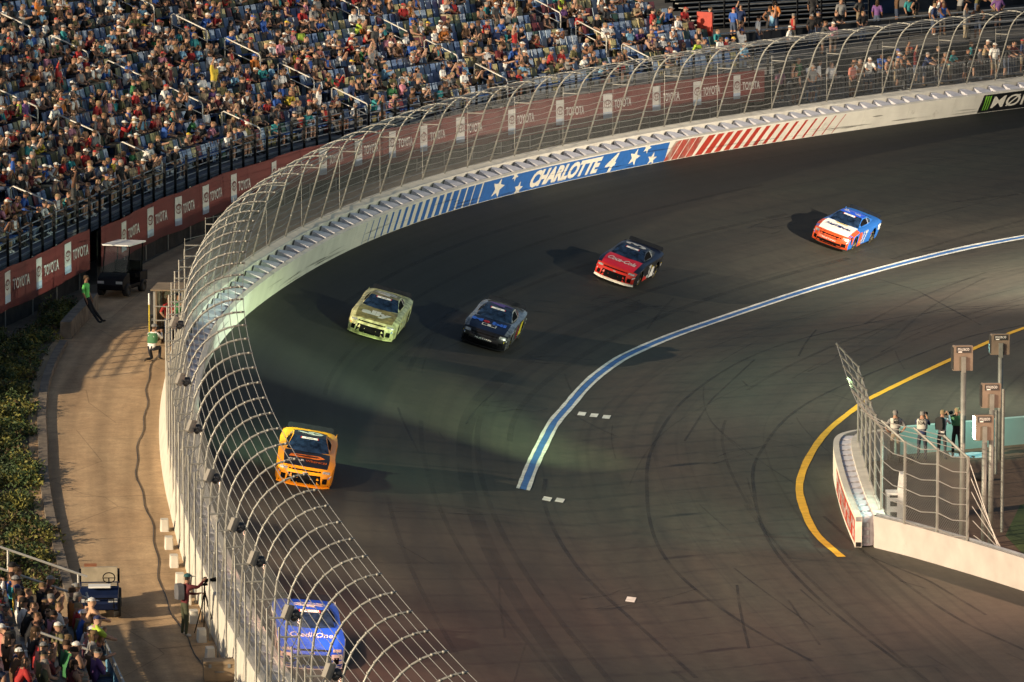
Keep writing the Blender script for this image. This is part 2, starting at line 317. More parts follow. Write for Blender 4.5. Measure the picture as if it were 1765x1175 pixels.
strip('', BLUE, 0.10, 0.12, M_BPAINT, lift=0.009, jit=0.012).build('blue_band', [M_BPAINT], bl, world=True)
strip('', BLUE, -0.12, 0.24, M_WPAINT, jit=0.012).build('white_band', [M_WPAINT], bl, world=True)
yl = strip('', YEL, 0.13, 0.13, M_YPAINT, fn=lambda x, y: 0.0, lift=0.012, jit=0.01).build('yellow_line', [M_YPAINT])
yl['label'] = 'solid yellow painted line bending round the inside apron'; yl['category'] = 'painted line'
k = 0
for (x, y, lab) in [(2.53,204.0,'white dash beside the blue line, leftmost of the upper three'),(2.97,203.7,'white dash beside the blue line, middle of the upper three'),(3.41,203.3,'white dash beside the blue line, rightmost of the upper three'),
                    (1.15,184.2,'white dash near the blue line end, left of the lower pair'),(1.57,184.2,'white dash near the blue line end, right of the lower pair'),(3.52,166.1,'lone white dash on the asphalt in front of the yellow line')]:
    mb = MB(); a = 0.135; h = 0.42
    mb.add([(x-a-0.04, y-h, 0.012), (x+a-0.04, y-h-0.12, 0.012), (x+a+0.04, y+h-0.12, 0.012), (x-a+0.04, y+h, 0.012)], [(0,1,2,3)])
    mb.v = [(a_, b_, surf(a_, b_)+.014) for a_, b_, c_ in mb.v]; o = mb.build('painted_dash', [M_WPAINT]); o['label'] = lab; o['category'] = 'painted dash'; o['group'] = 'white dashes on the apron'

# tyre marks and sealed cracks: one thin sheet each, uncountable as a whole
def stain_mat(name, c, thr=0.45, amax=0.8, soft=0.22):
    m = bpy.data.materials.new(name); m.use_nodes = True; n = m.node_tree.nodes; L = m.node_tree.links; b = n['Principled BSDF']; b.inputs['Roughness'].default_value = 0.6
    b.inputs['Base Color'].default_value = (*c, 1); tc = n.new('ShaderNodeTexCoord'); nz = n.new('ShaderNodeTexNoise'); nz.inputs['Scale'].default_value = 0.28; nz.inputs['Detail'].default_value = 9; nz.inputs['Roughness'].default_value = 0.62
    L.new(tc.outputs['Object'], nz.inputs['Vector']); mr = n.new('ShaderNodeMapRange'); mr.inputs[1].default_value = thr-0.12; mr.inputs[2].default_value = thr+soft; mr.inputs[3].default_value = 0; mr.inputs[4].default_value = amax; L.new(nz.outputs[0], mr.inputs[0]); L.new(mr.outputs[0], b.inputs['Alpha']); return m
M_SKID = stain_mat('tyre_rubber_stain', (0.012, 0.012, 0.012), 0.42, 0.6, 0.3)
M_SKID2 = stain_mat('faint_rubber_stain', (0.012, 0.011, 0.010), 0.40, 0.42, 0.5)
mb = MB(); mb2 = MB()
LINES = [([(21.35,235.36),(16.13,231.59),(10.21,221.82),(6.62,208.97),(4.91,196.15),(4.47,185.99),(4.52,176.81),(5.22,169.48),(6.83,161.79),(8.39,156.46)], 0.06),
         ([(20.77,228.84),(17.42,223.53),(11.06,207.46),(8.59,194.82),(8.02,185.99),(8.13,175.73),(9.21,165.55),(10.93,155.61)], 0.06),
         ([(1.12,188.44),(1.05,183.61),(1.42,176.81),(2.24,169.48),(3.65,161.79),(5.07,153.92)], 0.07),
         ([(10.07,181.29),(11.09,173.6),(12.84,163.65),(14.47,158.2)], 0.06),
         ([(11.09,173.6),(12.58,169.48),(13.85,163.65)], 0.05),
         ([(9.39,218.46),(7.32,207.46),(6.06,197.5)], 0.04),
         ([(15.75,244.29),(17.22,240.24),(19.01,228.84)], 0.05)]
for L, wdt in LINES: q = strip('', L, wdt, wdt, None, lift=0.008, fn=lambda x, y: max(surf(x, y), 0)); mb.add(q.v, q.f)
def lane(s0, s1, w0, w1, wdt, tgt, lift=0.006):
    rows = []
    for s in np.arange(s0, s1, 1.5):
        k = (s-s0)/(s1-s0); q = w0+(w1-w0)*k; b, t, n, be = frame(s); rows.append([(b.x+n.x*x, b.y+n.y*x, b.z*bank_prof(x)+lift) for x in (q-wdt, q+wdt)])
    tgt.grid(rows)
rr = random.Random(5)
for i in range(10):
    s0 = rr.uniform(30, 190); L = rr.uniform(15, 60); q = rr.uniform(2, 22); lane(s0, s0+L, q, q+rr.uniform(-2.5, 2.5), rr.uniform(.04, .10), mb2)
lane(95, 150, 8.9, 9.5, .26, mb2); lane(60, 95, 8.4, 8.9, .26, mb2)
for i in range(26):
    s0 = rr.uniform(40, 170); L = rr.uniform(8, 45); q = rr.uniform(13.5, 30); lane(s0, s0+L, q, q+rr.uniform(-4, 4), rr.uniform(.025, .06), mb2)
for i in range(12):
    s0 = rr.uniform(30, 170); q = rr.uniform(2, 11); lane(s0, s0+rr.uniform(20, 70), q, q+rr.uniform(-.7, .7), rr.uniform(.05, .12), mb2)
for i in range(46):
    s0 = rr.uniform(40, 150); L = rr.uniform(2.5, 11); q = rr.uniform(6, 28); lane(s0, s0+L, q, q+rr.uniform(-1.6, 1.6), rr.uniform(.02, .045), mb if i % 2 else mb2); 
mb.build('tyre_marks', [M_SKID], kind='stuff', label='dark tyre marks arcing across the asphalt apron'); mb2.build('faint_tyre_marks', [M_SKID2], kind='stuff', label='faint rubber streaks laid along the lanes')
# small branching sealed cracks
mc = MB()
for x, y in [(2.96,225.41),(4.77,229.08),(0.49,213.44),(-0.88,200.49),(10.33,246.82),(13.4,252.22),(-0.06,222.74),(17.31,234.74),(2.01,165.41),(-3.37,178.95),(6.89,192.22)]:
    a = rr.uniform(0.6, 1.1)
    for j in range(4):
        pts = [(x, y)]; L = rr.uniform(1.5, 4.5)
        for q in range(4): pts.append((pts[-1][0]+math.sin(a)*L*.3+rr.uniform(-.12, .12), pts[-1][1]+math.cos(a)*L*.3+rr.uniform(-.6, .6)))
        e = strip('', pts, .025, .025, None, lift=0.011, step=0.4, jit=.02); mc.add(e.v, e.f); x += rr.uniform(-.3, .3); y += rr.uniform(-1.5, 1.5)
mc.build('sealed_cracks', [M_SKID], kind='stuff', label='short branching tar-sealed cracks in the track')
# ================================================================ outer wall
M_WHITE = mat('wall_white', (0.60, 0.57, 0.50), 0.55, var=0.06, scale=1.2, dirt=((0.36, 0.33, 0.28), 1.5, 0.60))
M_FOAM = mat('foam_grey', (0.50, 0.50, 0.56), 0.9, var=0.08, scale=3)
M_CONC = mat('painted_concrete', (0.56, 0.53, 0.47), 0.8, var=0.08, scale=2, dirt=((0.30, 0.26, 0.20), 1.2, 0.58))
M_WBLUE = mat('wall_blue', (0.02, 0.11, 0.36), 0.45, var=0.08, dirt=((0.03, 0.05, 0.10), 1.6, 0.64))
M_WRED = mat('wall_red', (0.36, 0.035, 0.02), 0.45, var=0.1, dirt=((0.12, 0.05, 0.04), 1.6, 0.64))
M_CREAM = mat('wall_lettering_white', (0.66, 0.62, 0.53), 0.5, var=0.05)
M_BLACK = mat('black_paint', (0.008, 0.008, 0.009), 0.4, var=0.2)
M_GREEN = mat('acid_green', (0.16, 0.42, 0.03), 0.5)
S0, S1 = 8.0, SLEN-14.0
base = frame(s_of_y(200))[0]
sb = thing('barrier_wall', 'long white energy-absorbing barrier wall curving along the outside of the track', 'barrier', base)
PAN = 4.0; n_pan = int((S1-S0)/PAN)
for i in range(n_pan):
    a, b = S0+i*PAN+0.006, S0+(i+1)*PAN-0.006; mb = MB(); st = [a, (a+b)/2, b]
    prof = [(0.0, 0.0)]                           # five stacked steel tubes with a groove between each
    for q in range(5): prof += [(0.003, 0.2*q+0.006), (0.0, 0.2*q+0.024), (0.0, 0.2*q+0.182), (0.003, 0.2*q+0.198)]
    prof += [(0.02, 1.0), (0.18, 1.0), (0.2, 0.98), (0.2, 0.0)]
    mb.grid([[wp(s, o, h) for o, h in prof] for s in st])
    for s in (a, b): mb.add([wp(s, o, h) for o, h in prof], [tuple(range(len(prof)))])
    mb.build('wall_panel', [M_WHITE], sb, world=True)
# foam blocks in the gap behind the panels
fm = MB(); pl = [(-.46, .0), (.40, .0), (.46, .08), (.40, .26), (.26, .46), (.06, .60), (-.14, .66), (-.34, .62), (-.42, .40), (-.46, .08)]
fm.prism(pl, lambda u, v, k: Vector((u, v, 0.93*k + 0.05*v*k)))
fme = fm.mesh('foam_block', [M_FOAM])
def wall_mat(s, o, h):
    b, t, n, be = frame(s); out = -n*math.cos(be)+Vector((0,0,math.sin(be))); up = n*math.sin(be)+Vector((0,0,math.cos(be))); p = wp(s, o, h)-base
    m = Matrix.Identity(4)
    for c, v in enumerate((t, out, up)):
        for r_ in range(3): m[r_][c] = v[r_]
    m.translation = p; return m
for s in np.arange(S0+30, S1, 1.25): m_ = wall_mat(s, 0.205, 0.05); inst('foam_block', fme, sb, m_ @ Matrix.Diagonal((1, th(s), 1, 1)))
# painted decoration on the track face: thin paint layers 4 mm proud of the panels
def wall_quad(mb, s0, s1, h0, h1, sh0=0.0, lift=0.005):
    """parallelogram on the face; sh0 leans its top forward (in s)"""
    n_ = max(1, int(abs(s1-s0)/1.0)); rows = []
    for k in range(n_+1):
        s = s0+(s1-s0)*k/n_; rows.append([wp(s+sh0*h, -lift, h) for h in (h0, (h0+h1)/2, h1)])
    mb.grid(rows, flip=False); return mb
def paint(name, mb, m): return mb.build(name, [m], sb, world=True)
SP = dict(b0=141.26, b1=155.06, b2=174.07, r0=173.8, r1=176.83, r2=190.16, m0=202.23, m1=210.31, t0=160.44, t1=167.61, four=168.07, st1=156.94, st2=158.55, st3=159.28, st4=170.88, st5=171.95, st6=172.73)       # metres along the wall
nb = 17
for k in range(nb):                                  # blue bars widening along the wall
    u0 = SP['b0']+(SP['b1']-SP['b0'])*k/nb; pitch = (SP['b1']-SP['b0'])/nb; wdt = pitch*(0.06+0.86*(k/(nb-1)))
    paint('painted_bar', wall_quad(MB(), u0, u0+wdt, 0.02, 0.93), M_WBLUE)
paint('blue_field', wall_quad(MB(), SP['b1']+0.1, SP['b2'], 0.02, 0.94), M_WBLUE)
M_WORN = mat('worn_red', (0.30, 0.05, 0.035), 0.6, var=0.3, scale=1.5, dirt=((0.30, 0.27, 0.22), 1.1, 0.50))
for q in range(4): pt_ = (SP['r1']-SP['b2'])/4; paint('worn_stripe', wall_quad(MB(), SP['b2']-0.1+pt_*q, SP['b2']-0.1+pt_*(q+.88), 0.02, 0.94, 0.7, 0.009), M_WORN)
nr = 15
for k in range(nr):
    pitch = (SP['r2']-SP['r1'])/nr; u0 = SP['r1']+pitch*(k+0.12); paint('painted_stripe', wall_quad(MB(), u0, u0+pitch*(0.72-0.64*k/(nr-1)), 0.02, 0.93, 0.9), M_WRED)
def wall_text(name, txt, sc, h0, hgt, m, width=None, shear=0.0, bold=0.0, lift=0.010):
    vs, fs, W, H = text2d(txt, 1.0, shear, bold); k = hgt/H; kx = (width/W) if width else k; mb = MB()
    mb.add([wp(sc+x*kx, -lift, h0+y*k) for x, y in vs], fs); return paint(name, mb, m)
wall_text('lettering', 'CHARLOTTE', SP['t0'], 0.10, 0.78, M_CREAM, SP['t1']-SP['t0'], 0.34, 0.055)
wall_text('numeral', '4', SP['four'], 0.04, 0.86, M_CREAM, 1.15, 0.35, 0.03)
def star(sc, hc, r, rot, kx=1.0):
    mb = MB(); p = []
    for i in range(10):
        a = rot+math.pi*i/5; q = r*(1 if i % 2 == 0 else 0.42); p.append((math.sin(a)*q*kx, math.cos(a)*q))
    vs = [wp(sc+x, -0.010, min(max(hc+y, 0.03), 0.94)) for x, y in p]+[wp(sc, -0.010, hc)]; mb.add(vs, [(i, (i+1) % 10, 10) for i in range(10)]); paint('painted_star', mb, M_CREAM)
for k_, h_, r_, a_ in [('st1', .5, .52, .2), ('st2', .86, .26, .5), ('st3', .2, .36, .1), ('st4', .5, .44, .25), ('st5', .86, .3, .4), ('st6', .25, .36, .1)]: star(SP[k_], h_, r_, a_, 1.3)
paint('black_panel', wall_quad(MB(), SP['m0'], SP['m1'], 0.02, 0.95, 0.25), M_BLACK)
wall_text('lettering', 'MØNSTER', SP['m0']+1.05, 0.2, 0.62, M_CREAM, 7.2, 0.12, 0.012)
for q in range(3):
    mb = MB(); u = SP['m0']+0.34+0.2*q; mb.add([wp(u+x, -0.010, h) for x, h in ((0.02,.12),(.10,.16),(.16,.5),(.2,.9),(.06,.86),(.08,.5))], [(0,1,2,3,4,5)]); paint('claw_mark', mb, M_GREEN)
rr = random.Random(3)
for k in range(70):                                    # black tyre scuffs rubbed along the face
    s = rr.uniform(S0+60, S1-6); L = rr.uniform(.8, 4.5); h = rr.choice([rr.uniform(.08, .3), rr.uniform(.1, .75)]); dh = rr.uniform(-.06, .06); w_ = rr.uniform(.012, .05); mb = MB()
    mb.grid([[wp(s+L*q/6, -.016, h+dh*q/6+e*w_*math.sin(math.pi*(q+.3)/6.6)) for e in (-1, 1)] for q in range(7)], flip=False); paint('tyre_scuff', mb, M_SKID)
# concrete wall behind the barrier
mb = MB(); cs = np.arange(S0, S1+0.1, 2.0); prof = [(0.90, -0.2), (0.90, 1.04), (0.92, 1.06), (1.34, 1.06), (1.36, 1.04), (1.38, -1.0)]
mb.grid([[wp(s, o*th(s), h) for o, h in prof] for s in cs]); o = mb.build('retaining_wall', [M_CONC], world=False)
o['label'] = 'white painted concrete wall standing right behind the barrier, carrying the catch fence'; o['category'] = 'wall'

# ================================================================ catch fence
M_GALV = mat('galvanised_tube', (0.29, 0.285, 0.26), 0.5, 0.35, var=0.12, scale=2)
M_LINK = mat('chain_link_wire', (0.20, 0.20, 0.19), 0.5, 0.4, var=0.1)
M_WIRE = mat('fence_wire', (0.32, 0.31, 0.29), 0.5, 0.4, var=0.1)
M_DKMET = mat('dark_bracket', (0.045, 0.05, 0.06), 0.6, 0.3)
M_LAMP = mat('lamp_housing', (0.27, 0.25, 0.22), 0.5, 0.2, var=0.1)
HF = 1.06; OF0 = 1.24
def rib_pt(s, k):
    """k in 0..1 straight part, 1..2 overhang"""
    OF = OF0*th(s)
    if k <= 1: return wp(s, OF, HF-0.1+2.7*k)
    a_ = (k-1)*R(84); return wp(s, OF-(OF+.88)*(1-math.cos(a_)), HF+2.6+1.9*math.sin(a_))
fbase = frame(s_of_y(185))[0].copy()
cf = thing('catch_fence', 'tall steel catch fence with curved overhanging ribs along the outer wall', 'fence', fbase)
PITCH_F = 2.45; ribs = np.arange(S0+1, S1, PITCH_F)
arc = [1+q/9 for q in range(10)]
for i, s in enumerate(ribs):
    mb = MB(); mb.tube([rib_pt(s, 0)] + [rib_pt(s, k) for k in arc], 0.033, 7)
    for k in (0.35, 0.75)+tuple(1.12+0.105*q for q in range(9)):       # cable clips
        mb.box(rib_pt(s, k), (0.075, 0.075, 0.06))
    mb.build('rib', [M_GALV], cf, world=True, smooth=True)
    near_ = I(_cy, s) < 200
    if i % 2 == 0 or near_:
        a = rib_pt(s, 0.94); b, t, n, be = frame(s); q = a-n*(0.5 if near_ else .75); foot = Vector((q.x, q.y, road_z(s)-0.02))
        mb = MB(); mb.tube([a, q], 0.026, 6); mb.build('strut', [M_GALV], cf, world=True)
        mb = MB(); mb.tube([foot, q+Vector((0, 0, 0.25))], 0.028 if near_ else .010, 6); mb.build('rear_post', [M_GALV], cf, world=True)
        if i+1 < len(ribs)-1: mb = MB(); mb.tube([q+Vector((0,0,0.2)), rib_pt(ribs[i+1], 0.98)], 0.012 if near_ else .008, 5); mb.build('brace', [M_GALV], cf, world=True)
kk = [0.06, 0.17, 0.28, 0.39, 0.5, 0.61, 0.72, 0.83, 0.94]+[1.04+0.0865*q for q in range(12)]
for k in kk:
    mb = MB(); pts = []
    for i, s in enumerate(ribs):
        pts.append(rib_pt(s, k)-fbase)
        if k < 1 and i+1 < len(ribs): pts.append((rib_pt(s, k)+rib_pt(ribs[i+1], k))*0.5-fbase-Vector((0, 0, 0.03+0.03*math.sin(i*7+k*9))))
    mb.tube(pts, 0.011, 4); mb.build('cable', [M_WIRE], cf)
# chain-link panel of one bay, shared by all bays
def chain_panel(p, r):
    mb = MB(); W = PITCH_F; H = 3.0
    def seg(x0, z0, x1, z1):
        d = Vector((x1-x0, 0, z1-z0)).normalized(); n_ = Vector((-d.z, 0, d.x)); y = Vector((0, 1, 0)); v = []
        for q in (Vector((x0, 0, z0)), Vector((x1, 0, z1))):
            for a in (0, 2.094, 4.189): v.append(q+n_*(r*math.cos(a))+y*(r*math.sin(a)))
        mb.add(v, [(0,1,4,3), (1,2,5,4), (2,0,3,5)])
    for s_ in (1, -1):
        for q in range(-int(H/p)-1, int((W+H)/p)+2):
            c = q*p                               # x - s*z = c (rising) or x + z = c
            if s_ == 1: z0 = max(0, -c); z1 = min(H, W-c); f = lambda z: c+z
            else: z0 = max(0, c-W); z1 = min(H, c); f = lambda z: c-z
            if z1-z0 > 0.02: seg(f(z0), z0, f(z1), z1)
    return mb.mesh('wire_panel', [M_LINK])
cme = chain_panel(0.105, 0.0024); cme2 = chain_panel(0.13, 0.0022)
for i in range(len(ribs)-1):
    a, b = rib_pt(ribs[i], 0), rib_pt(ribs[i+1], 0); a2 = (rib_pt(ribs[i], 1)+rib_pt(ribs[i+1], 1))/2-(a+b)/2
    X = (b-a); L = X.length; X.normalize(); Y = a2.cross(X).normalized(); Z = X.cross(Y); m = Matrix.Identity(4)
    for c, v in enumerate((X*(L/PITCH_F), Y, Z)):
        for r_ in range(3): m[r_][c] = v[r_]
    m.translation = a-fbase+Z*0.05; inst('wire_panel', cme if I(_cy, ribs[i]) > 185 else cme2, cf, m)
# concrete feet of the rear posts on the near stretch
for k, i in enumerate([j for j in range(len(ribs)) if 125 < I(_cy, ribs[j]) < 170.5]):
    s = ribs[i]; b, t, n, be = frame(s); q = rib_pt(s, 0.0)-n*0.52; mb = MB(); X, Y, Z = t, -n, Vector((0,0,1)); c = Vector((q.x, q.y, road_z(s)+0.2))
    def bl_(u, v, kz): 
        f = 0.86 if kz else 1.0; return c+X*(u*f)+Y*(v*f)+Z*(-0.21+0.36*kz)
    mb.prism([(-.20,-.13),(.20,-.13),(.23,-.10),(.23,.10),(.20,.13),(-.20,.13),(-.23,.10),(-.23,-.10)], bl_)
    o = mb.build('footing_block', [M_CONC]); o['label'] = f'white concrete footing block under the fence, {ORD[k]} from the near end'; o['category'] = 'concrete block'; o['group'] = 'white footing blocks along the fence'
# flood lights clamped to the fence
def flood(s, idx, label):
    p = rib_pt(s, 1.12); b, t, n, be = frame(s); root = thing('fence_floodlight', label, 'floodlight', p, 'floodlights clamped to the catch fence')
    aim = (n*0.85+t*0.45+Vector((0,0,-0.45))).normalized(); X = aim; Y = Vector((0,0,1)).cross(X).normalized(); Z = X.cross(Y); q = Vector((0,0,0.12))-n*0.34
    mb = MB()
    def sec(x, hy, hz): return [q+X*x+Y*a*hy+Z*b_*hz for a, b_ in ((-1,-1),(1,-1),(1,1),(-1,1))]
    rows = [sec(-.10,.085,.17), sec(0,.10,.20), sec(.07,.10,.20)]
    for r_ in range(2): mb.add(rows[r_]+rows[r_+1], [(i, (i+1) % 4, 4+(i+1) % 4, 4+i) for i in range(4)])
    mb.add(rows[0], [(3,2,1,0)]); mb.add(rows[2], [(0,1,2,3)]); mb.build('ballast_box', [M_LAMP], root)
    mb = MB(); mb.lathe([(0.07,.07),(.10,.11),(.15,.22),(.16,.26),(.15,.26),(.12,.20),(0.001,.15)], q, X, 14); mb.build('reflector', [M_DKMET], root, smooth=True)
    mb = MB(); mb.lathe([(0.145,.24),(0.001,.242)], q, X, 14); mb.build('lens', [mat('lamp_glass', (.25,.26,.27), .15)], root)
    mb = MB(); mb.tube([Vector((0,0,0)), q-X*.05+Z*-.2], .03, 6); mb.tube([Vector((0,0,0)), q+X*.05+Y*.17], .025, 6); mb.tube([Vector((0,0,-.05)), q+X*.06-Y*.17], .025, 6); mb.build('bracket', [M_DKMET], root)
    return root, p+q+X*0.45, aim
FLO = []
for k, y in enumerate([131.5, 137.6, 143.8, 150.0, 156.2, 163.5, 171.5, 180.5]):
    s = ribs[int(np.argmin(abs(np.array([I(_cy, q) for q in ribs])-y)))]; FLO.append(flood(s, k, f'grey box floodlight clamped on the catch fence, {ORD[k]} from the near end'))
# lit lamps: light thrown from the fence floodlights onto the track
def spot(name, loc, tgt, energy, color, size, blend=0.6, rad=0.12):
    d = bpy.data.lights.new(name, 'SPOT'); d.energy = energy; d.color = color; d.spot_size = R(size); d.spot_blend = blend; d.shadow_soft_size = rad
    o = bpy.data.objects.new(name, d); col.objects.link(o); o.location = loc; o.rotation_euler = (Vector(tgt)-Vector(loc)).to_track_quat('-Z', 'Y').to_euler(); return o
def trk(s, q, h=0.0): b, t, n, be = frame(s); return Vector((b.x+n.x*q, b.y+n.y*q, b.z*bank_prof(q)+h))

# ================================================================ banner fence behind the access road
M_BANNER = mat('banner_red', (0.11, 0.011, 0.009), 0.7, var=0.10, scale=0.8)
M_BWHITE = mat('banner_white', (0.45, 0.44, 0.42), 0.7, var=0.05)
M_BPALE = mat('banner_pale_blue', (0.30, 0.36, 0.46), 0.7, var=0.05)
M_SHADEWALL = mat('shade_dark_boards', (0.03, 0.027, 0.024), 0.9, var=0.3, scale=3)  # near-black colour holds the shade beneath the banner
def ban_o(s): return float(np.interp(I(_cy, s), [188, 198, 206, 214, 222], [9.3, 8.7, 7.4, 6.7, 6.5]))
SB0, SBK = s_of_y(188), s_of_y(213.0); SB1 = 193.74
def bp_(s, h, out=0.0):
    j = 0.03*math.sin(s*1.9)+0.02*math.sin(s*4.3+1); return op(s, ban_o(s)+out+j*(1 if out == 0 else 1), h)
def banner(name, a, b, label, off=0.0):
    r_ = thing(name, label, 'banner', op((a+b)/2, 6.5, 0)); st = np.arange(a, b+0.01, 0.5); mb = MB()
    mb.grid([[bp_(s, h+0.03*math.sin(s*0.8), off) for h in (0.62, 1.1, 1.6, 2.15)] for s in st]); mb.grid([[bp_(s, h+0.03*math.sin(s*0.8), off+0.02) for h in (0.62, 2.15)] for s in st], flip=True); mb.build('cloth', [M_BANNER], r_, world=True, smooth=True)
    mb = MB(); mb.grid([[bp_(s, h, off+0.18) for h in (-0.1, 2.0)] for s in st]); mb.build('backing_boards', [M_SHADEWALL], r_, world=True)
    for s in np.arange(a+0.3, b, 2.6): mb = MB(); mb.tube([bp_(s, -0.05, off+0.1), bp_(s, 2.15, off+0.1)], 0.03, 6); mb.build('fence_post', [M_GALV], r_, world=True)
    return r_, off
def ring(mb, fn, a, b, w_, n=20):
    for k in range(n):
        t0, t1 = 2*math.pi*k/n, 2*math.pi*(k+1)/n; mb.add([fn(a*math.cos(t0), b*math.sin(t0)), fn((a-w_)*math.cos(t0), (b-w_)*math.sin(t0)), fn((a-w_)*math.cos(t1), (b-w_)*math.sin(t1)), fn(a*math.cos(t1), b*math.sin(t1))], [(0,1,2,3)])
def logo(r_, off, s, flip=False):
    F = lambda u, h, l: bp_(s+u, h+0.03*math.sin((s+u)*0.8), off-l)
    mb = MB(); mb.grid([[F(u, h, 0.012) for h in (0.98, 2.0)] for u in (-.33, 0, .33)]); mb.build('logo_panel', [M_BWHITE], r_, world=True)
    mb = MB(); mb.grid([[F(u, h, 0.015) for h in (0.86, 1.14)] for u in (-.33, 0, .33)]); mb.build('logo_panel_foot', [M_BPALE], r_, world=True)
    mb = MB(); fn = lambda x, y: F(x, 1.52+y, 0.020); ring(mb, fn, .27, .20, .03); ring(mb, lambda x, y: fn(x, y+.06), .20, .10, .03); ring(mb, lambda x, y: fn(x, y-.02), .10, .19, .03); mb.build('emblem', [M_BANNER], r_, world=True)
    vs, fs, W, H = text2d('TOYOTA', 1.0, 0.0, 0.02); mb = MB(); k = 1.5/W; mb.add([F(0.52+x*k, 1.24+y*0.40/H, 0.014) for x, y in vs], fs); mb.build('lettering', [M_BWHITE], r_, world=True)
rA, oA = banner('banner_fence', SBK, SB1, 'long red mesh banner with white lettering strung under the grandstand')
rB, oB = banner('banner_fence', SB0, SBK-0.25, 'shorter dark red banner panel running on behind the shrubs', 0.25)
sA = [144.31, 148.72, 153.77, 157.26, 160.55, 163.57, 166.99, 171.66, 176.01, 180.14, 184.3, 187.77, 191.14]
for q in sA+[sA[0]-3.2*k for k in range(1, 7)]:
    if q > SBK+.5: logo(rA, oA, q)
for k in range(5): logo(rB, oB, SBK-2.9-3.2*k)
# ================================================================ grandstand
M_TREAD = mat('stand_concrete', (0.12, 0.12, 0.13), 0.9, var=0.2, scale=1.5)
M_STEELDK = mat('dark_steel', (0.012, 0.013, 0.015), 0.9, 0.0, var=0.2, spec=.1)
M_RAILW = mat('handrail_white', (0.50, 0.48, 0.44), 0.5, 0.2, var=0.08)
M_RAIL = mat('rail_steel', (0.26, 0.28, 0.30), 0.45, 0.5, var=0.15)
M_PLANK = mat('aluminium_plank', (0.30, 0.30, 0.29), 0.5, 0.3, var=0.15, scale=3)
T_, RI = 0.80, 0.30; NROW = 24
GS0, GS1 = s_of_y(190), 195.58
def st_o(s): return max(ban_o(s), 6.5)+1.5
def sp_(s, k, dz=0.0, do=0.0): return op(s, st_o(s)+T_*k+do, 2.05+RI*max(k, 0)+dz)
gs = thing('grandstand', 'packed curved grandstand with blue, tan, green and maroon seats', 'grandstand', sp_((GS0+GS1)/2, 0))
sst = np.arange(GS0, GS1+0.01, 2.0); sst = np.append(sst, GS1)
for k in range(NROW):
    mb = MB(); mb.grid([[sp_(s, k, dz, do) for do, dz in ((0, -RI), (0, 0), (T_, 0))] for s in sst]); mb.build('tier', [M_TREAD], gs, world=True)
mb = MB(); mb.grid([[sp_(s, 0, dz, do) for do, dz in ((-.55, -.32), (-.55, .0), (0.02, .0))] for s in sst]); mb.build('front_walkway', [M_TREAD], gs, world=True)
for h in (-.30, -.17, -.04): 
    mb = MB(); mb.grid([[sp_(s, 0, dz, do) for do, dz in ((-.62, h), (-.62, h+.09), (-.56, h+.09))] for s in sst]); mb.build('fascia_plank', [M_PLANK], gs, world=True)
mb = MB(); mb.grid([[sp_(s, 0, -2.2, .6), sp_(s, 0, -.25, .6)] for s in sst]); mb.build('understand_wall', [M_STEELDK], gs, world=True)
for q in (GS0, GS1):
    mb = MB(); pr = [(-.55, -2.2), (-.55, 0)]
    for k in range(NROW): pr += [(T_*k, RI*k), (T_*(k+1), RI*k)]
    pr += [(T_*NROW, -2.2)]; mb.add([op(q, st_o(q)+a, 2.05+b) for a, b in pr], [tuple(range(len(pr)))]); mb.build('end_wall', [M_STEELDK], gs, world=True)
# rail along the front
for s in np.arange(GS0+0.4, GS1, 1.25):
    mb = MB(); b, t, n, be = frame(s); mb.box(sp_(s, 0, 0.28, -.66), (0.07, 0.09, 1.7), (t, n, Vector((0,0,1)))); mb.build('rail_post', [M_STEELDK], gs, world=True)
for h in (0.25, 0.5, 0.75, 1.02): mb = MB(); mb.tube([sp_(s, 0, h, -.58)-gs.location for s in sst], 0.022, 5); mb.build('front_rail', [M_RAIL], gs)
# aisles and their handrails
AIS = [128.69, 140.69, 151.19, 161.53, 174.15, 186.53, 197.53]
AW = 0.62
def in_aisle(s): return any(abs(s-a) < AW for a in AIS)
for a in AIS:
    if a > GS1-1: continue
    for q in range(7):
        k0 = 0.2+3.3*q; k1 = k0+2.2; mb = MB()
        f = lambda k, h: op(a, st_o(a)+T_*k, 2.05+RI*k+h)
        mb.tube([f(k0, -.1), f(k0, .82), f(k0+.08, .93), f(k1-.12, .97), f(k1, .88), f(k1, 0.0)], 0.034, 6); mb.tube([f(k0, .45), f(k1, .48)], 0.026, 6); mb.build('aisle_handrail', [M_RAILW], gs, world=True, smooth=True)

# seats
SEATC = [(0.27, 0.35, 0.46), (0.14, 0.21, 0.36), (0.42, 0.37, 0.18), (0.04, 0.085, 0.07), (0.15, 0.04, 0.05), (0.33, 0.39, 0.48)]
PANC = (0.03, 0.09, 0.27)
seat = MB()
seat.add([(-.21,-.16,.44),(.21,-.16,.44),(.21,.22,.46),(-.21,.22,.46),(-.21,-.16,.40),(.21,-.16,.40),(.21,.22,.42),(-.21,.22,.42)], [(0,1,2,3),(7,6,5,4),(0,4,5,1),(1,5,6,2),(2,6,7,3),(3,7,4,0)])
seat.add([(-.21,-.17,.44),(.21,-.17,.44),(.21,-.27,.84),(-.21,-.27,.84),(-.21,-.21,.42),(.21,-.21,.42),(.21,-.31,.84),(-.21,-.31,.84)], [(0,1,2,3),(7,6,5,4),(0,4,5,1),(1,5,6,2),(2,6,7,3),(3,7,4,0)])
seat.add([(-.18,-.18,.0),(.18,-.18,.0),(.18,-.18,.42),(-.18,-.18,.42)], [(0,1,2,3),(3,2,1,0)])
SV = np.array(seat.v); SF = seat.f
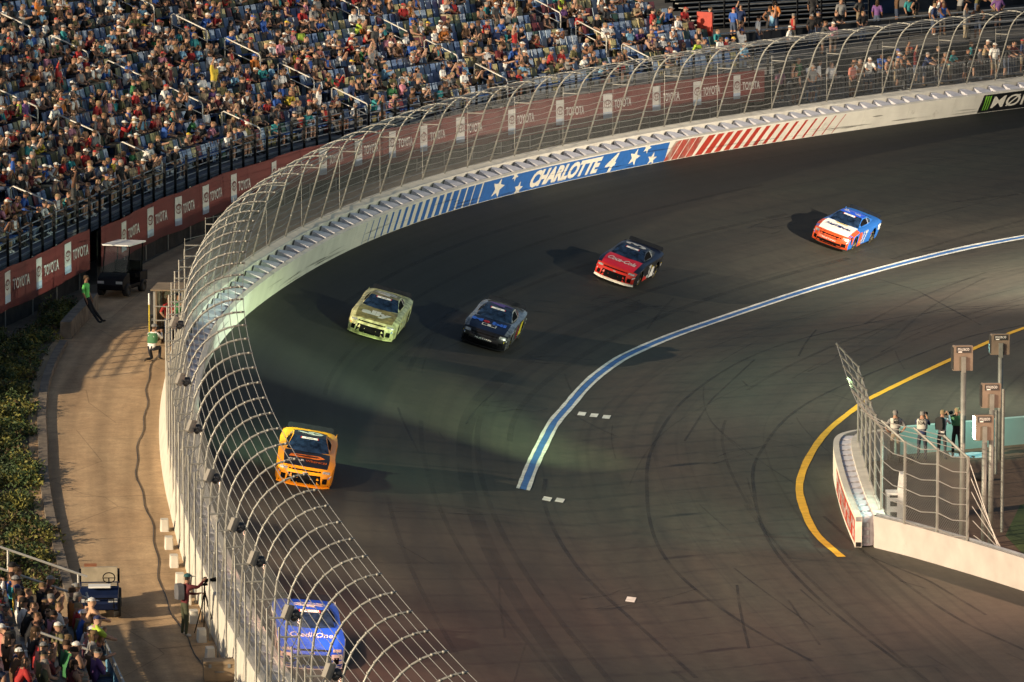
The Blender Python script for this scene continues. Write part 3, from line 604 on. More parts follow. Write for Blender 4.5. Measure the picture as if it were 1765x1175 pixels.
def place(V, s, k):
    """local x along the row, y towards the track, z up -> world"""
    b, t, n, be = frame(s); p = sp_(s, k, 0, 0.42); X = np.array((-t.x, -t.y, 0)); Y = np.array((n.x, n.y, 0)); V = np.asarray(V)
    return np.array(p)[None]+V[:, :1]*X[None]+V[:, 1:2]*Y[None]+V[:, 2:3]*np.array((0,0,1))[None]
def vis(p, m=40): x, y = proj(p); return -m < x < 1765+m and -m < y < 1175+m
SEATS = []
rs = random.Random(11)
for k in range(NROW):
    s = GS0+0.6; run = 0; c = 0
    while s < GS1-0.5:
        if not in_aisle(s):
            p = sp_(s, k, 0.6)
            if vis(p, 130):
                SEATS.append((s, k, rs.choices(range(6), (5, 3, 4, 2.0, 1.3, 3))[0], p.length))
        s += 0.50
def occ(s, k):
    x, y = proj(sp_(s, k, .6)); d = 0.86 if x < 330 else (0.64 if x < 560 else 0.46)
    if x > 1020: d = 0.58
    return d*(0.75+0.5*math.sin(s*0.55+k*1.7)*math.sin(s*0.21+k*0.9+2)**2) + (0.1 if x < 300 else 0)
SEATS = [q+(rs.random() < occ(q[0], q[1]),) for q in SEATS]
seat_me = {}
order = sorted(range(len(SEATS)), key=lambda i: ((SEATS[i][4]), Vector(sp_(SEATS[i][0], SEATS[i][1])).y))
near300 = set(order[:300])
stuff = MB(); cols = []
for i, (s, k, c, d, oc) in enumerate(SEATS):
    if i in near300:
        if c not in seat_me:
            seat.c = np.array([(*(PANC if q_ < 6 else SEATC[c]), 1) for q_ in range(len(SF))]); seat_me[c] = seat.mesh('seat', [M_SEAT])
        b, t, n, be = frame(s); m = Matrix.Identity(4)
        for cc, v in enumerate((Vector((-t.x,-t.y,0)), n, Vector((0,0,1)))):
            for r_ in range(3): m[r_][cc] = v[r_]
        m.translation = sp_(s, k, 0.004, 0.42)-gs.location; inst('seat', seat_me[c], gs, m)
    else:
        V = place(SV, s, k); stuff.add(V.tolist(), SF); cols += [(*(PANC if q_ < 6 else SEATC[c]), 1) for q_ in range(len(SF))]
stuff.c = cols; stuff.build('seat_rows', [M_SEAT], gs, world=True, kind='stuff')
print('SEATS', len(SEATS), 'OCC', sum(q[4] for q in SEATS))
# ================================================================ people
def H3(*a): return Vector(a)
EDG = [('pelvis','waist'),('waist','chest'),('chest','neck'),('neck','head'),('head','crown'),('chest','shL'),('shL','elL'),('elL','wrL'),('wrL','haL'),('chest','shR'),('shR','elR'),('elR','wrR'),('wrR','haR'),
       ('pelvis','hiL'),('hiL','knL'),('knL','anL'),('anL','toL'),('pelvis','hiR'),('hiR','knR'),('knR','anR'),('anR','toR')]
RAD = dict(pelvis=(.155,.12), waist=(.15,.105), chest=(.165,.115), neck=(.058,.06), head=(.085,.10), crown=(.06,.075), sh=(.075,.075), el=(.048,.048), wr=(.034,.034), ha=(.042,.026), hi=(.095,.09), kn=(.062,.065), an=(.044,.05), to=(.045,.032))
def seat_pose(lean=0.0, arms='lap', turn=0.0, spread=0.12, legs=0.0):
    j = dict(pelvis=H3(0,0,.55), waist=H3(0,.02+lean*.3,.74), chest=H3(0,.03+lean,.98-abs(lean)*.15), neck=H3(0,.05+lean*1.15,1.13-abs(lean)*.2), head=H3(turn*.03,.08+lean*1.25,1.25-abs(lean)*.25), crown=H3(turn*.02,.07+lean*1.25,1.36-abs(lean)*.25))
    sh = j['chest']+H3(0,0,.06)
    for s, n in ((1,'L'),(-1,'R')):
        j['sh'+n] = sh+H3(s*.185,0,0); j['hi'+n] = H3(s*.10,.05,.52); j['kn'+n] = H3(s*spread,.48,.54+.0*s); j['an'+n] = H3(s*spread,.46+legs,.11); j['to'+n] = H3(s*(spread+.03),.62+legs,.05)
        if arms == 'lap': j['el'+n] = sh+H3(s*.25,.06,-.28); j['wr'+n] = H3(s*.14,.30,.67); j['ha'+n] = H3(s*.10,.39,.65)
        elif arms == 'knees': j['el'+n] = H3(s*.21,.36,.74); j['wr'+n] = H3(s*.08,.50,.80); j['ha'+n] = H3(s*.03,.54,.86)
        elif arms == 'fold': j['el'+n] = sh+H3(s*.24,.12,-.26); j['wr'+n] = H3(s*-.02,.24+lean,.84); j['ha'+n] = H3(s*-.10,.24+lean,.86)
        elif arms == 'phone': j['el'+n] = sh+H3(s*.2,.24,-.12); j['wr'+n] = H3(s*.07,.40+lean,1.22); j['ha'+n] = H3(s*.03,.42+lean,1.30)
        elif arms == 'point':
            if s == 1: j['el'+n] = sh+H3(.2,.25,-.02); j['wr'+n] = sh+H3(.17,.48,.04); j['ha'+n] = sh+H3(.16,.57,.06)
            else: j['el'+n] = sh+H3(s*.25,.06,-.28); j['wr'+n] = H3(s*.14,.30,.67); j['ha'+n] = H3(s*.10,.39,.65)
    return j
def stand_pose(kind='idle', lean=0.0):
    j = dict(pelvis=H3(0,0,.94), waist=H3(0,.02+lean*.3,1.13), chest=H3(0,.02+lean,1.38-abs(lean)*.1), neck=H3(0,.03+lean*1.2,1.53-abs(lean)*.15), head=H3(0,.06+lean*1.3,1.65-abs(lean)*.2), crown=H3(0,.05+lean*1.3,1.76-abs(lean)*.22))
    sh = j['chest']+H3(0,0,.06)
    for s, n in ((1,'L'),(-1,'R')):
        j['sh'+n] = sh+H3(s*.19,0,0); j['hi'+n] = H3(s*.10,.0,.90); j['kn'+n] = H3(s*.12,.03,.50); j['an'+n] = H3(s*.13,-.02,.09); j['to'+n] = H3(s*.16,.14,.04)
        j['el'+n] = sh+H3(s*.26,-.02,-.29); j['wr'+n] = sh+H3(s*.25,.10,-.52); j['ha'+n] = sh+H3(s*.23,.13,-.62)
        if kind == 'camera': j['el'+n] = sh+H3(s*.22,.20,-.17); j['wr'+n] = sh+H3(s*.09,.36,.10); j['ha'+n] = sh+H3(s*.05,.38,.17)
        if kind == 'rail': j['el'+n] = sh+H3(s*.24,.22,-.2); j['wr'+n] = sh+H3(s*.2,.45,-.3); j['ha'+n] = sh+H3(s*.18,.53,-.31)
        if kind == 'hips': j['el'+n] = sh+H3(s*.36,-.06,-.25); j['wr'+n] = sh+H3(s*.22,.02,-.44); j['ha'+n] = sh+H3(s*.16,.06,-.46)
        if kind == 'tripod':
            if s == 1: j['el'+n] = sh+H3(.22,.26,-.04); j['wr'+n] = sh+H3(.12,.46,.10); j['ha'+n] = sh+H3(.08,.52,.14)
            else: j['el'+n] = sh+H3(-.24,.10,-.27); j['wr'+n] = sh+H3(-.10,.36,-.28); j['ha'+n] = sh+H3(-.04,.44,-.26)
        if kind == 'up' and s == 1: j['el'+n] = sh+H3(.24,.05,.24); j['wr'+n] = sh+H3(.15,.10,.48); j['ha'+n] = sh+H3(.13,.12,.58)
        if kind == 'lean': j['kn'+n] = H3(s*.11,.20,.52); j['an'+n] = H3(s*.12+.1*(s>0),.55,.10); j['to'+n] = H3(s*.14+.1*(s>0),.68,.12); 
        if kind == 'walk': j['kn'+n] = H3(s*.1,.03+.14*s,.5); j['an'+n] = H3(s*.1,.22*s-.05,.1); j['to'+n] = H3(s*.12,.22*s+.1,.05)
    return j
def kneel_pose():
    j = dict(pelvis=H3(0,0,.46), waist=H3(0,.06,.65), chest=H3(0,.14,.90), neck=H3(0,.18,1.05), head=H3(0,.22,1.17), crown=H3(0,.21,1.28)); sh = j['chest']+H3(0,0,.06)
    for s, n in ((1,'L'),(-1,'R')):
        j['sh'+n] = sh+H3(s*.19,0,0); j['el'+n] = sh+H3(s*.22,.22,-.18); j['wr'+n] = sh+H3(s*.10,.40,.0); j['ha'+n] = sh+H3(s*.06,.46,.06)
        j['hi'+n] = H3(s*.1,.02,.43)
        if s > 0: j['knL'] = H3(.13,.38,.48); j['anL'] = H3(.13,.34,.1); j['toL'] = H3(.14,.5,.04)
        else: j['knR'] = H3(-.13,.26,.07); j['anR'] = H3(-.13,-.16,.08); j['toR'] = H3(-.13,-.28,.04)
    return j
def body(j, detail=0, fingers=False):
    """one continuous skin over the joints; returns verts, faces, per-face region"""
    names = list(j); idx = {n: i for i, n in enumerate(names)}; ed = [(idx[a], idx[b]) for a, b in EDG]; co = [j[n] for n in names]; rad = [RAD[n if n in RAD else n[:2]] for n in names]
    if fingers:
        for n in ('L','R'):
            w_, h_ = j['wr'+n], j['ha'+n]; d = (h_-w_).normalized(); sd = d.cross(H3(0,0,1)); sd = sd.normalized() if sd.length > .1 else H3(1,0,0); up = sd.cross(d)
            for f in range(5):
                o = (f-1.5)*.021; l = (.07,.08,.075,.06,.05)[f]
                if f < 4: a = h_+d*.03+sd*o; b = a+d*l*.6-up*.01; c = b+d*l*.4-up*.035
                else: a = h_-d*.02+sd*-.045; b = a+d*.035-sd*.02; c = b+d*.03
                i0 = len(co); co += [a, b, c]; rad += [(.011,.011), (.010,.010), (.008,.008)]; ed += [(idx['ha'+n], i0), (i0, i0+1), (i0+1, i0+2)]
    me = bpy.data.meshes.new('sk'); me.from_pydata(co, ed, []); o = bpy.data.objects.new('sk', me); col.objects.link(o)
    md = o.modifiers.new('skin', 'SKIN'); md.use_smooth_shade = True; md.branch_smoothing = 0.6
    for i, r_ in enumerate(rad): me.skin_vertices[0].data[i].radius = r_; me.skin_vertices[0].data[i].use_root = (i == idx['pelvis'])
    if detail: sd = o.modifiers.new('sub', 'SUBSURF'); sd.levels = detail; sd.render_levels = detail
    dg = bpy.context.evaluated_depsgraph_get(); e = o.evaluated_get(dg).to_mesh(); vs = np.array([v.co[:] for v in e.vertices]); fs = [tuple(p.vertices) for p in e.polygons]
    bpy.data.objects.remove(o); bpy.data.meshes.remove(me)
    reg = []; A = {n: np.array(v) for n, v in j.items()}
    hd, nk = A['head'], A['neck']; fw = np.array((0, 1, 0.))
    for f in fs:
        c = vs[list(f)].mean(0); best = None
        for a, b in EDG:
            p, q = A[a], A[b]; t = np.clip(np.dot(c-p, q-p)/max(np.dot(q-p, q-p), 1e-9), 0, 1); d = np.linalg.norm(c-p-(q-p)*t)-0.5*(RAD[a if a in RAD else a[:2]][0]*(1-t)+RAD[b if b in RAD else b[:2]][0]*t)
            if best is None or d < best[0]: best = (d, a, b, t)
        d, a, b, t = best; k = a[:2]+b[:2]
        if b in ('head','crown') : 
            up = (c-hd)[2]; back = -(c-hd)[1]
            r_ = 'hair' if (up > .055 or (back > .02 and up > -.03)) and b != 'neck' else 'skin'
        elif b == 'neck': r_ = 'skin' if t > .55 else 'shirt'
        elif k == 'shel': r_ = 'sleeve'
        elif k == 'elwr': r_ = 'forearm'
        elif k == 'wrha': r_ = 'skin'
        elif k == 'hikn': r_ = 'thigh'
        elif k == 'knan': r_ = 'shin'
        elif k == 'anto': r_ = 'shoe'
        elif a == 'pelvis' and b.startswith('hi'): r_ = 'pants'
        elif a == 'pelvis': r_ = 'pants' if t < .25 else 'shirt'
        else: r_ = 'shirt'
        reg.append(r_)
    return vs, fs, reg
# head extras: nose, cap with brim, hair volume - low-poly pieces that belong to the body mesh
def head_add(j, cap, longhair):
    mb = MB(); h = j['head']; reg = []
    def add(vs, fs, r_): mb.add(vs, fs); reg.extend([r_]*len(fs))
    add([h+H3(0,.118,-.01), h+H3(-.018,.085,-.035), h+H3(.018,.085,-.035), h+H3(0,.085,.03)], [(0,1,2),(0,2,3),(0,3,1)], 'skin')
    n = 8
    if cap:
        ringp = [h+H3(.102*math.cos(2*math.pi*q/n), .118*math.sin(2*math.pi*q/n)-.012, .045) for q in range(n)]; r2 = [h+H3(.085*math.cos(2*math.pi*q/n), .098*math.sin(2*math.pi*q/n)-.012, .105) for q in range(n)]; top = h+H3(0,-.012,.145)
        add(ringp+r2, [(q, (q+1) % n, n+(q+1) % n, n+q) for q in range(n)], 'cap'); add(r2+[top], [(q, (q+1) % n, n) for q in range(n)], 'cap')
        add([h+H3(-.085,.07,.05), h+H3(.085,.07,.05), h+H3(.06,.20,.035), h+H3(-.06,.20,.035), h+H3(-.085,.07,.04), h+H3(.085,.07,.04), h+H3(.06,.20,.028), h+H3(-.06,.20,.028)], [(0,1,2,3),(7,6,5,4),(2,6,7,3),(0,3,7,4),(1,5,6,2)], 'cap')
    else:
        ringp = [h+H3(.098*math.cos(2*math.pi*q/n), .108*math.sin(2*math.pi*q/n)-.02, .05-.07*(math.sin(2*math.pi*q/n) < -.2)) for q in range(n)]; r2 = [h+H3(.075*math.cos(2*math.pi*q/n), .085*math.sin(2*math.pi*q/n)-.02, .115) for q in range(n)]; top = h+H3(0,-.02,.135)
        add(ringp+r2, [(q, (q+1) % n, n+(q+1) % n, n+q) for q in range(n)], 'hair'); add(r2+[top], [(q, (q+1) % n, n) for q in range(n)], 'hair')
    if longhair:
        rows = [[h+H3(.10*math.cos(a)*w_, -.04-.085*math.sin(a)*w_, z) for a in (0, .8, 1.57, 2.34, 3.14)] for z, w_ in ((.06, .9), (-.06, 1.1), (-.18, 1.15), (-.27, .8))]
        m2 = MB(); m2.grid(rows); add(m2.v, m2.f, 'hair'); add(m2.v, [f[::-1] for f in m2.f], 'hair')
    return mb.v, mb.f, reg
POSES = {}
def pose(key, j, detail=0, fingers=False): v, f, r_ = body(j, detail, fingers); POSES[key] = (j, v, f, r_); return key
SEATED = [pose('s0', seat_pose()), pose('s1', seat_pose(.20, 'knees')), pose('s2', seat_pose(.02, 'fold')), pose('s3', seat_pose(-.08, 'lap', 1, .18, .12)), pose('s4', seat_pose(.08, 'phone')), pose('s5', seat_pose(.10, 'lap', -1, .2)), pose('s6', seat_pose(-.04, 'point'))]
STAND = [pose('t0', stand_pose()), pose('t1', stand_pose('rail', .12)), pose('t2', stand_pose('hips')), pose('t3', stand_pose('walk')), pose('t4', stand_pose('up'))]
SHIRT = [('black',(.012,.012,.014),17),('white',(.66,.65,.63),16),('charcoal',(.045,.047,.05),11),('grey',(.20,.20,.20),11),('navy',(.02,.035,.10),8),('red',(.32,.025,.025),7),('maroon',(.11,.02,.025),4),('royal blue',(.03,.09,.34),5),('sky blue',(.18,.36,.52),3),
         ('olive',(.12,.11,.05),5),('tan',(.34,.26,.16),3),('teal',(.03,.22,.24),3),('coral',(.42,.16,.13),2.4),('orange',(.42,.14,.03),1.8),('yellow',(.50,.38,.05),1.2),('lime',(.36,.50,.06),.45),('purple',(.13,.06,.19),1.1),('green',(.04,.16,.06),2),('pink',(.48,.20,.26),2),('brown',(.10,.055,.03),3)]
PANTS = [(.035,.05,.09),(.05,.07,.12),(.012,.012,.013),(.20,.16,.11),(.11,.10,.09),(.26,.22,.16),(.03,.03,.035)]
SKIN = [(.33,.185,.125),(.36,.21,.145),(.29,.16,.105),(.38,.235,.17),(.24,.125,.08),(.11,.055,.035),(.20,.10,.06)]
HAIR = [(.015,.01,.008),(.035,.02,.012),(.06,.035,.018),(.14,.09,.045),(.22,.16,.09),(.18,.17,.16)]
CAPC = [('black',(.015,.015,.016)),('white',(.62,.61,.58)),('navy',(.02,.03,.09)),('red',(.34,.03,.03)),('grey',(.22,.22,.22)),('straw',(.42,.32,.17)),('royal blue',(.03,.09,.34)),('yellow',(.55,.40,.04))]
def look(rg, shirt=None, cap=None, pants=None, tank=None):
    sh = next(q for q in SHIRT if q[0] == shirt) if shirt else rg.choices(SHIRT, [q[2] for q in SHIRT])[0]
    cp_ = (next(q for q in CAPC if q[0] == cap) if cap else None) if cap is not None else (rg.choices(CAPC, (5,6,3,2,3,1.2,1,.5))[0] if rg.random() < .4 else None)
    return dict(shirt=sh[1], sn=sh[0], cap=cp_[1] if cp_ else None, cn=cp_[0] if cp_ else None, pants=pants or rg.choice(PANTS), skin=rg.choices(SKIN, (5,5,4,4,3,1,1))[0], hair=rg.choice(HAIR), shorts=rg.random() < .6, tank=(rg.random() < .28) if tank is None else tank, longs=rg.random() < .06, lh=rg.random() < .3, shoe=rg.choice([(.5,.5,.5),(.02,.02,.02),(.1,.08,.06)]))
def colour(reg, lk):
    sk, sh, pa = lk['skin'], lk['shirt'], lk['pants']
    mp = dict(skin=sk, hair=lk['hair'], cap=lk['cap'] or lk['hair'], shirt=sh, sleeve=sk if lk['tank'] else sh, forearm=sh if lk['longs'] else sk, pants=pa, thigh=pa, shin=sk if lk['shorts'] else pa, shoe=lk['shoe'])
    if lk.get('bare'): mp['shirt'] = sk; mp['sleeve'] = sk
    return [(*mp[r_], 1) for r_ in reg]
def assemble(key, lk, scale=1.0):
    j, v, f, r_ = POSES[key]; hv, hf, hr = head_add(j, lk['cap'] is not None, lk['lh'] and lk['cap'] is None)
    V = np.vstack([v, np.array([tuple(p) for p in hv])])*scale; n = len(v); F = list(f)+[tuple(i+n for i in q) for q in hf]; return V, F, colour(list(r_)+hr, lk)
def person(key, lk, loc, rz, label, group=None, scale=1.0):
    V, F, C = assemble(key, lk, scale); mb = MB(); mb.add(V.tolist(), F); mb.c = C; o = mb.build('person', [M_CLOTH], smooth=True); o.location = loc; o.rotation_euler = (0, 0, rz); o['label'] = label; o['category'] = 'person'
    if group: o['group'] = group
    return o
def rz_to(d): return math.atan2(-d[0], d[1])     # local +y faces d

# --- crowd in the grandstand: the nearest seated spectators are individuals, the rest one mass
rg = random.Random(21)
ppl = [q for q in SEATS if q[4]]
ppl.sort(key=lambda q: Vector(sp_(q[0], q[1])).y)
N_IND = 175
crowd = MB(); cc = []
TPL = {k: POSES[k] for k in SEATED+['t0','t4']}
used = set()
for i, (s, k, c, d, oc) in enumerate(ppl):
    lk = look(rg); key = rg.choices(SEATED, (5,4,3,2,1.5,3,.8))[0]
    if rg.random() < .022: key = rg.choice(['t0','t4'])
    sc = rg.uniform(.84, 1.0); s2 = s+rg.uniform(-.06, .06); b, t, n, be = frame(s2); tw = rg.uniform(-.3, .3)
    if i < N_IND:
        na = min(range(len(AIS)), key=lambda a: abs(AIS[a]-s) if AIS[a] < s else 999); cnt = int((s-AIS[na])/0.50)
        lb = f"spectator in {lk['sn']} {'tank top' if lk['tank'] else 'shirt'}{(', '+lk['cn']+' cap') if lk['cn'] else ''}, {ORD[k]} row, {ORD[cnt]} seat past {ORD[na]} aisle"
        used.add(lb); p = sp_(s2, k, 0.01, 0.44); d_ = Matrix.Rotation(tw, 3, 'Z') @ n
        if key[0] == 't': p = sp_(s2, k, 0.0, 0.14)
        person(key, lk, p, rz_to(d_), lb, 'spectators in the curved grandstand', sc)
    else:
        V, F, C = assemble(key, lk, sc); ca, sa = math.cos(tw), math.sin(tw); V = V.copy(); V[:, :2] = np.column_stack([V[:, 0]*ca-V[:, 1]*sa, V[:, 0]*sa+V[:, 1]*ca])
        V[:, 1] += (-.25 if key[0] == 't' else 0.02); crowd.add(place(V, s2, k).tolist(), F); cc += C
crowd.c = cc; crowd.build('distant_crowd', [M_CLOTH], smooth=True, kind='stuff', label='mass of seated spectators filling the far rows of the grandstand', category='crowd')
# ================================================================ stock cars   (x forward, y left, z up; origin on the ground under the middle)
def paintm(name, c, rough=0.42, metal=0.0, coat=0.12, var=0.03): return mat('car_'+name, c, rough, metal, var, 6.0, spec=0.25, coat=coat)
M_GLASS = mat('car_glass', (0.010, 0.022, 0.05), 0.14, 0.0, var=0.5, scale=4, spec=0.45)
M_TYRE = mat('tyre', (0.012, 0.012, 0.012), 0.75, var=0.2)
M_RIM = mat('rim', (0.05, 0.05, 0.052), 0.4, 0.7)
M_VOID = mat('grille_black', (0.005, 0.005, 0.006), 0.95, var=0.3, spec=.08)
M_TYEL = mat('tyre_yellow', (0.65, 0.50, 0.02), 0.6)
M_LIGHT = mat('lamp_decal', (0.42, 0.42, 0.40), 0.25, 0.3, var=0.4, scale=14)
M_SPOIL = mat('spoiler_grey', (0.010, 0.013, 0.019), 0.9, var=0.1, spec=.12)
M_DWHITE = mat('decal_white', (0.76, 0.76, 0.74), 0.4, var=0.04)
M_DRED = mat('decal_red', (0.5, 0.03, 0.04), 0.4)
XF = [(2.44,.09),(2.53,.20),(2.56,.36),(2.52,.52),(2.43,.63),(2.28,.705)]
XR = [(-2.40,.20),(-2.43,.36),(-2.45,.52),(-2.46,.68),(-2.46,.85),(-2.42,.985)]
TOPX = [2.28,2.0,1.6,1.2,.9,.4,-.4,-1.2,-1.7,-2.1,-2.42]; TOPZ = [.705,.77,.835,.89,.925,.935,.94,.955,.975,.99,.985]
WX = [2.56,2.28,1.9,1.45,1.0,.3,-.6,-1.34,-1.9,-2.46]; WY = [.90,.93,.965,.985,.965,.955,.96,.985,.965,.92]
fi = lambda x, X, Y: float(np.interp(x, X[::-1], Y[::-1]))
def c_w(x): return fi(x, WX, WY)
def c_top(x, j):
    z = fi(x, TOPX, TOPZ); a = abs(j); bump = 0.035*math.exp(-((a-.80)/.13)**2)*math.exp(-((x-1.45)/.55)**2)+0.03*math.exp(-((a-.82)/.14)**2)*math.exp(-((x+1.34)/.6)**2)
    return z - .085*a**5 + bump
def c_bow(x): return fi(x, [2.56,2.28,2.0,1.6,1.2,-2,-2.46], [.36,.26,.13,.03,0,0,-.10])
def nose(rf, j, off=0.0):
    i = min(int(rf), 4); k = rf-i; x = XF[i][0]*(1-k)+XF[i+1][0]*k; z = XF[i][1]*(1-k)+XF[i+1][1]*k; zz = z-.06*abs(j)**5*(rf/5.0); return Vector((x-c_bow(x)*abs(j)**3.2+off, j*c_w(x), zz))
def hoodp(x, j, off=0.0): return Vector((x-c_bow(x)*abs(j)**3.2, j*c_w(x), c_top(x, j)+off))
def arch(x):
    z = .13
    for xw in (1.45, -1.34):
        d = .40**2-(x-xw)**2
        if d > 0: z = max(z, .33+math.sqrt(d)*.98)
    return z
XS = [2.28,2.15,2.0,1.9]+[1.45+.40*math.cos(math.pi*q/12) for q in range(13)]+[.95,.7,.3,-.1,-.5,-.85]+[-1.34+.40*math.cos(math.pi*q/12) for q in range(13)]+[-1.85,-2.0,-2.2,-2.42]
def side_cols(sg):
    cols = [[nose(q, sg) for q in range(6)]]
    for x in XS[1:-1]:
        zt = c_top(x, 1); zb = arch(x); y = c_w(x); xx = x-c_bow(x); cols.append([Vector((xx, sg*(y+.022*math.sin(math.pi*k/5)), zb+(zt-zb)*k/5)) for k in range(6)])
    cols.append([Vector((x+.10*0-c_bow(x), sg*c_w(x), z)) for x, z in XR]); return cols
JJ = [-1,-.9,-.8,-.66,-.5,-.25,0,.25,.5,.66,.8,.9,1]
def ws(u, v, off=0.0):     # windshield: u across, v up
    b = Vector((.98-.26*u*u, .735*u, .93-.01*u*u)); t = Vector((.12-.13*u*u, .565*u, 1.275-.03*u*u)); p = b*(1-v)+t*v; p.z += .035*math.sin(math.pi*v)*(1-.4*u*u); return p+Vector((.6, 0, .8))*off
def roofp(u, v, off=0.0):  # v from front to rear
    x = .12-.13*u*u+(-.98+.19*u*u)*v; return Vector((x, (.565-.01*v)*u, 1.275-.03*u*u+.022*math.sin(math.pi*v)-.012*v+off))
def rearg(u, v): t = roofp(u, 1); b = Vector((-1.80+.06*u*u, .62*u, .985)); p = t*(1-v)+b*v; p.z += .03*math.sin(math.pi*v); return p
def gside(sg, a, h, off=0.0):
    A = [0, .30, .62, 1.0]; Tp = [ws(sg, 0), ws(sg, 1), roofp(sg, 1), rearg(sg, 1)]; i = 0 if a < .30 else (1 if a < .62 else 2); k = (a-A[i])/(A[i+1]-A[i]); t = Tp[i]*(1-k)+Tp[i+1]*k
    b0, b1 = Tp[0], Tp[3]; b = b0*(1-a)+b1*a; b.y += sg*.12*math.sin(math.pi*a); b.z = .935+.05*a; p = b*(1-h)+t*h; p.y += sg*(off+.012*math.sin(math.pi*h)); return p
def drape(txt, fn, W, Hh, cx, cy, rot=0.0, shear=0.0, bold=0.02, mir=False):
    vs, fs, w0, h0 = text2d(txt, 1.0, shear, bold); mb = MB(); out = []
    for x, y in vs:
        a = (x/w0-.5)*W; b = (y/h0-.5)*Hh; c, s = math.cos(rot), math.sin(rot); out.append(fn(cx+a*c-b*s, cy+a*s+b*c))
    mb.add(out, fs); return mb
hf = lambda a, b: hoodp(b, a/c_w(b), .020)        # a = left-right (car y), b = car x
nf = lambda a, rf: nose(rf, a/.93, .016)
rfn = lambda a, b: roofp(max(-1, min(1, a/.565)), (.12-b)/.98, .016)
def make_car(name, label, loc, fwd, up, body_c, hood_c, roof_c, nose_c, side_c, lip_c, kind, decals):
    X = Vector(fwd).normalized(); Z = Vector(up).normalized(); Y = Z.cross(X).normalized(); X = Y.cross(Z); m = Matrix((X, Y, Z)).transposed()
    r_ = thing(name, label, 'race car', loc, 'stock cars racing through the turn', m.to_euler())
    r_.scale = (.94, .94, .94)
    def B(mb, n_, mt, par=r_, sm=True):                  # bodies sit with a nose-down rake; wheels stay on the ground
        if n_ not in ('tyre', 'rim', 'tyre_lettering', 'underbody'): mb.v = [(p[0], p[1], p[2]+(1.1-p[0])*.034) for p in mb.v]
        return mb.build(n_, [mt], par, smooth=sm)
    mb = MB(); mb.grid([[nose(q, j) for j in JJ] for q in (0, .5, 1, 1.5, 2, 2.5, 3, 3.5, 4, 4.5, 5)]); ns = B(mb, 'nose', nose_c)
    mb = MB(); mb.grid([[hoodp(x, j) for j in JJ if abs(j) <= .81] for x in XS if x > .88]+[[hoodp(.88, j) for j in JJ if abs(j) <= .81]]); B(mb, 'hood', hood_c)
    for sg in (-1, 1):
        mb = MB(); js = [sg*.8, sg*.9, sg*1.0]; mb.grid([[hoodp(x, j) for j in js] for x in XS if x > .88]+[[hoodp(.88, j) for j in js]], flip=(sg < 0)); B(mb, 'fender', body_c)
    mb = MB(); mb.grid([[hoodp(x, j) for j in JJ] for x in [.88]+[q for q in XS if q < .88]]); mb.grid([[Vector((x-c_bow(x)*abs(j)**3, j*c_w(x), z-.085*abs(j)**5*(k/5))) for j in JJ] for k, (x, z) in reversed(list(enumerate(XR)))]); B(mb, 'rear_body', body_c)
    for sg in (-1, 1):
        mb = MB(); mb.grid(side_cols(sg), flip=(sg > 0)); B(mb, 'side_panel', side_c)
        mb = MB(); mb.grid([[gside(sg, a, h) for h in (0, .33, .66, 1)] for a in [q/20 for q in range(21)]], flip=(sg > 0)); B(mb, 'pillar_panel', body_c)
        mb = MB(); mb.grid([[gside(sg, a, h, .006) for h in (.14, .5, .86)] for a in (.12, .2, .28, .36, .44, .50)], flip=(sg > 0)); B(mb, 'side_window', M_VOID)
        mb = MB(); mb.grid([[gside(sg, a, h, .006) for h in (.16, .5, .84)] for a in (.535, .60, .66, .72)], flip=(sg > 0)); B(mb, 'quarter_window', M_GLASS)
    mb = MB(); mb.grid([[gside(1, a, h, .010) for h in (.12, .5, .88)] for a in (.512, .526)], flip=True); B(mb, 'name_strip', M_DWHITE)
    U = [-1+q/6 for q in range(13)]
    mb = MB(); mb.grid([[ws(u, v) for u in U] for v in (0, .25, .5, .75, 1)]); wsd = B(mb, 'windshield', M_GLASS)
    mb = MB(); mb.grid([[ws(u, v, .006) for u in U if abs(u) < .6] for v in (.80, .95)]); B(mb, 'banner_strip', M_DWHITE, wsd)
    for sg in (-1, 1): mb = MB(); mb.grid([[ws(sg*u, v, .009) for u in (.47, .53)] for v in (.80, .95)]); mb.grid([[ws(sg*u, v, .009) for u in (.53, .47)] for v in (.80, .95)]); B(mb, 'banner_end', M_DRED, wsd)
    mb = MB()
    for q in range(5): mb.grid([[ws(u, v, .009) for u in (-.22+.09*q, -.15+.09*q)] for v in (.855, .895)])
    B(mb, 'banner_name', M_BLACK, wsd)
    mb = MB(); mb.grid([[roofp(u, v) for u in U] for v in (0, .25, .5, .75, 1)]); B(mb, 'roof', roof_c)
    mb = MB(); mb.grid([[rearg(u, v) for u in U] for v in (0, .33, .66, 1)]); B(mb, 'rear_window', M_GLASS)
    # seat, wheel hint inside the windscreen are hidden by glass; spoiler, splitter, skirt
    mb = MB(); mb.prism([(-.80, 0), (.80, 0), (.80, .13), (.74, .17), (-.74, .17), (-.80, .13)], lambda u, v, k: Vector((-2.36-.45*v-.012*k, u, .975+v))); B(mb, 'spoiler', M_SPOIL, r_, False)
    mb = MB(); pl = [(nose(0, j).x+.05, j*.92) for j in JJ]+[(2.0, .9), (2.0, -.9)]; mb.prism(pl, lambda u, v, k: Vector((u, v, .065+.028*k))); B(mb, 'splitter', lip_c, r_, False)
    mb = MB(); mb.box((0, 0, .36), (4.3, 1.34, .5)); mb.box((0,0,.12), (4.5, 1.7, .03)); B(mb, 'underbody', M_VOID, r_, False)
    def patch(n_, mt, r0, r1, j0, j1, off=.007, nn=6, par=ns, tap=0.0): 
        mb = MB(); mb.grid([[nose(r0+(r1-r0)*a/2, (j0+(j1-j0)*b/nn)*(1-tap*(1-a/2)), off) for b in range(nn+1)] for a in range(3)]); return B(mb, n_, mt, par)
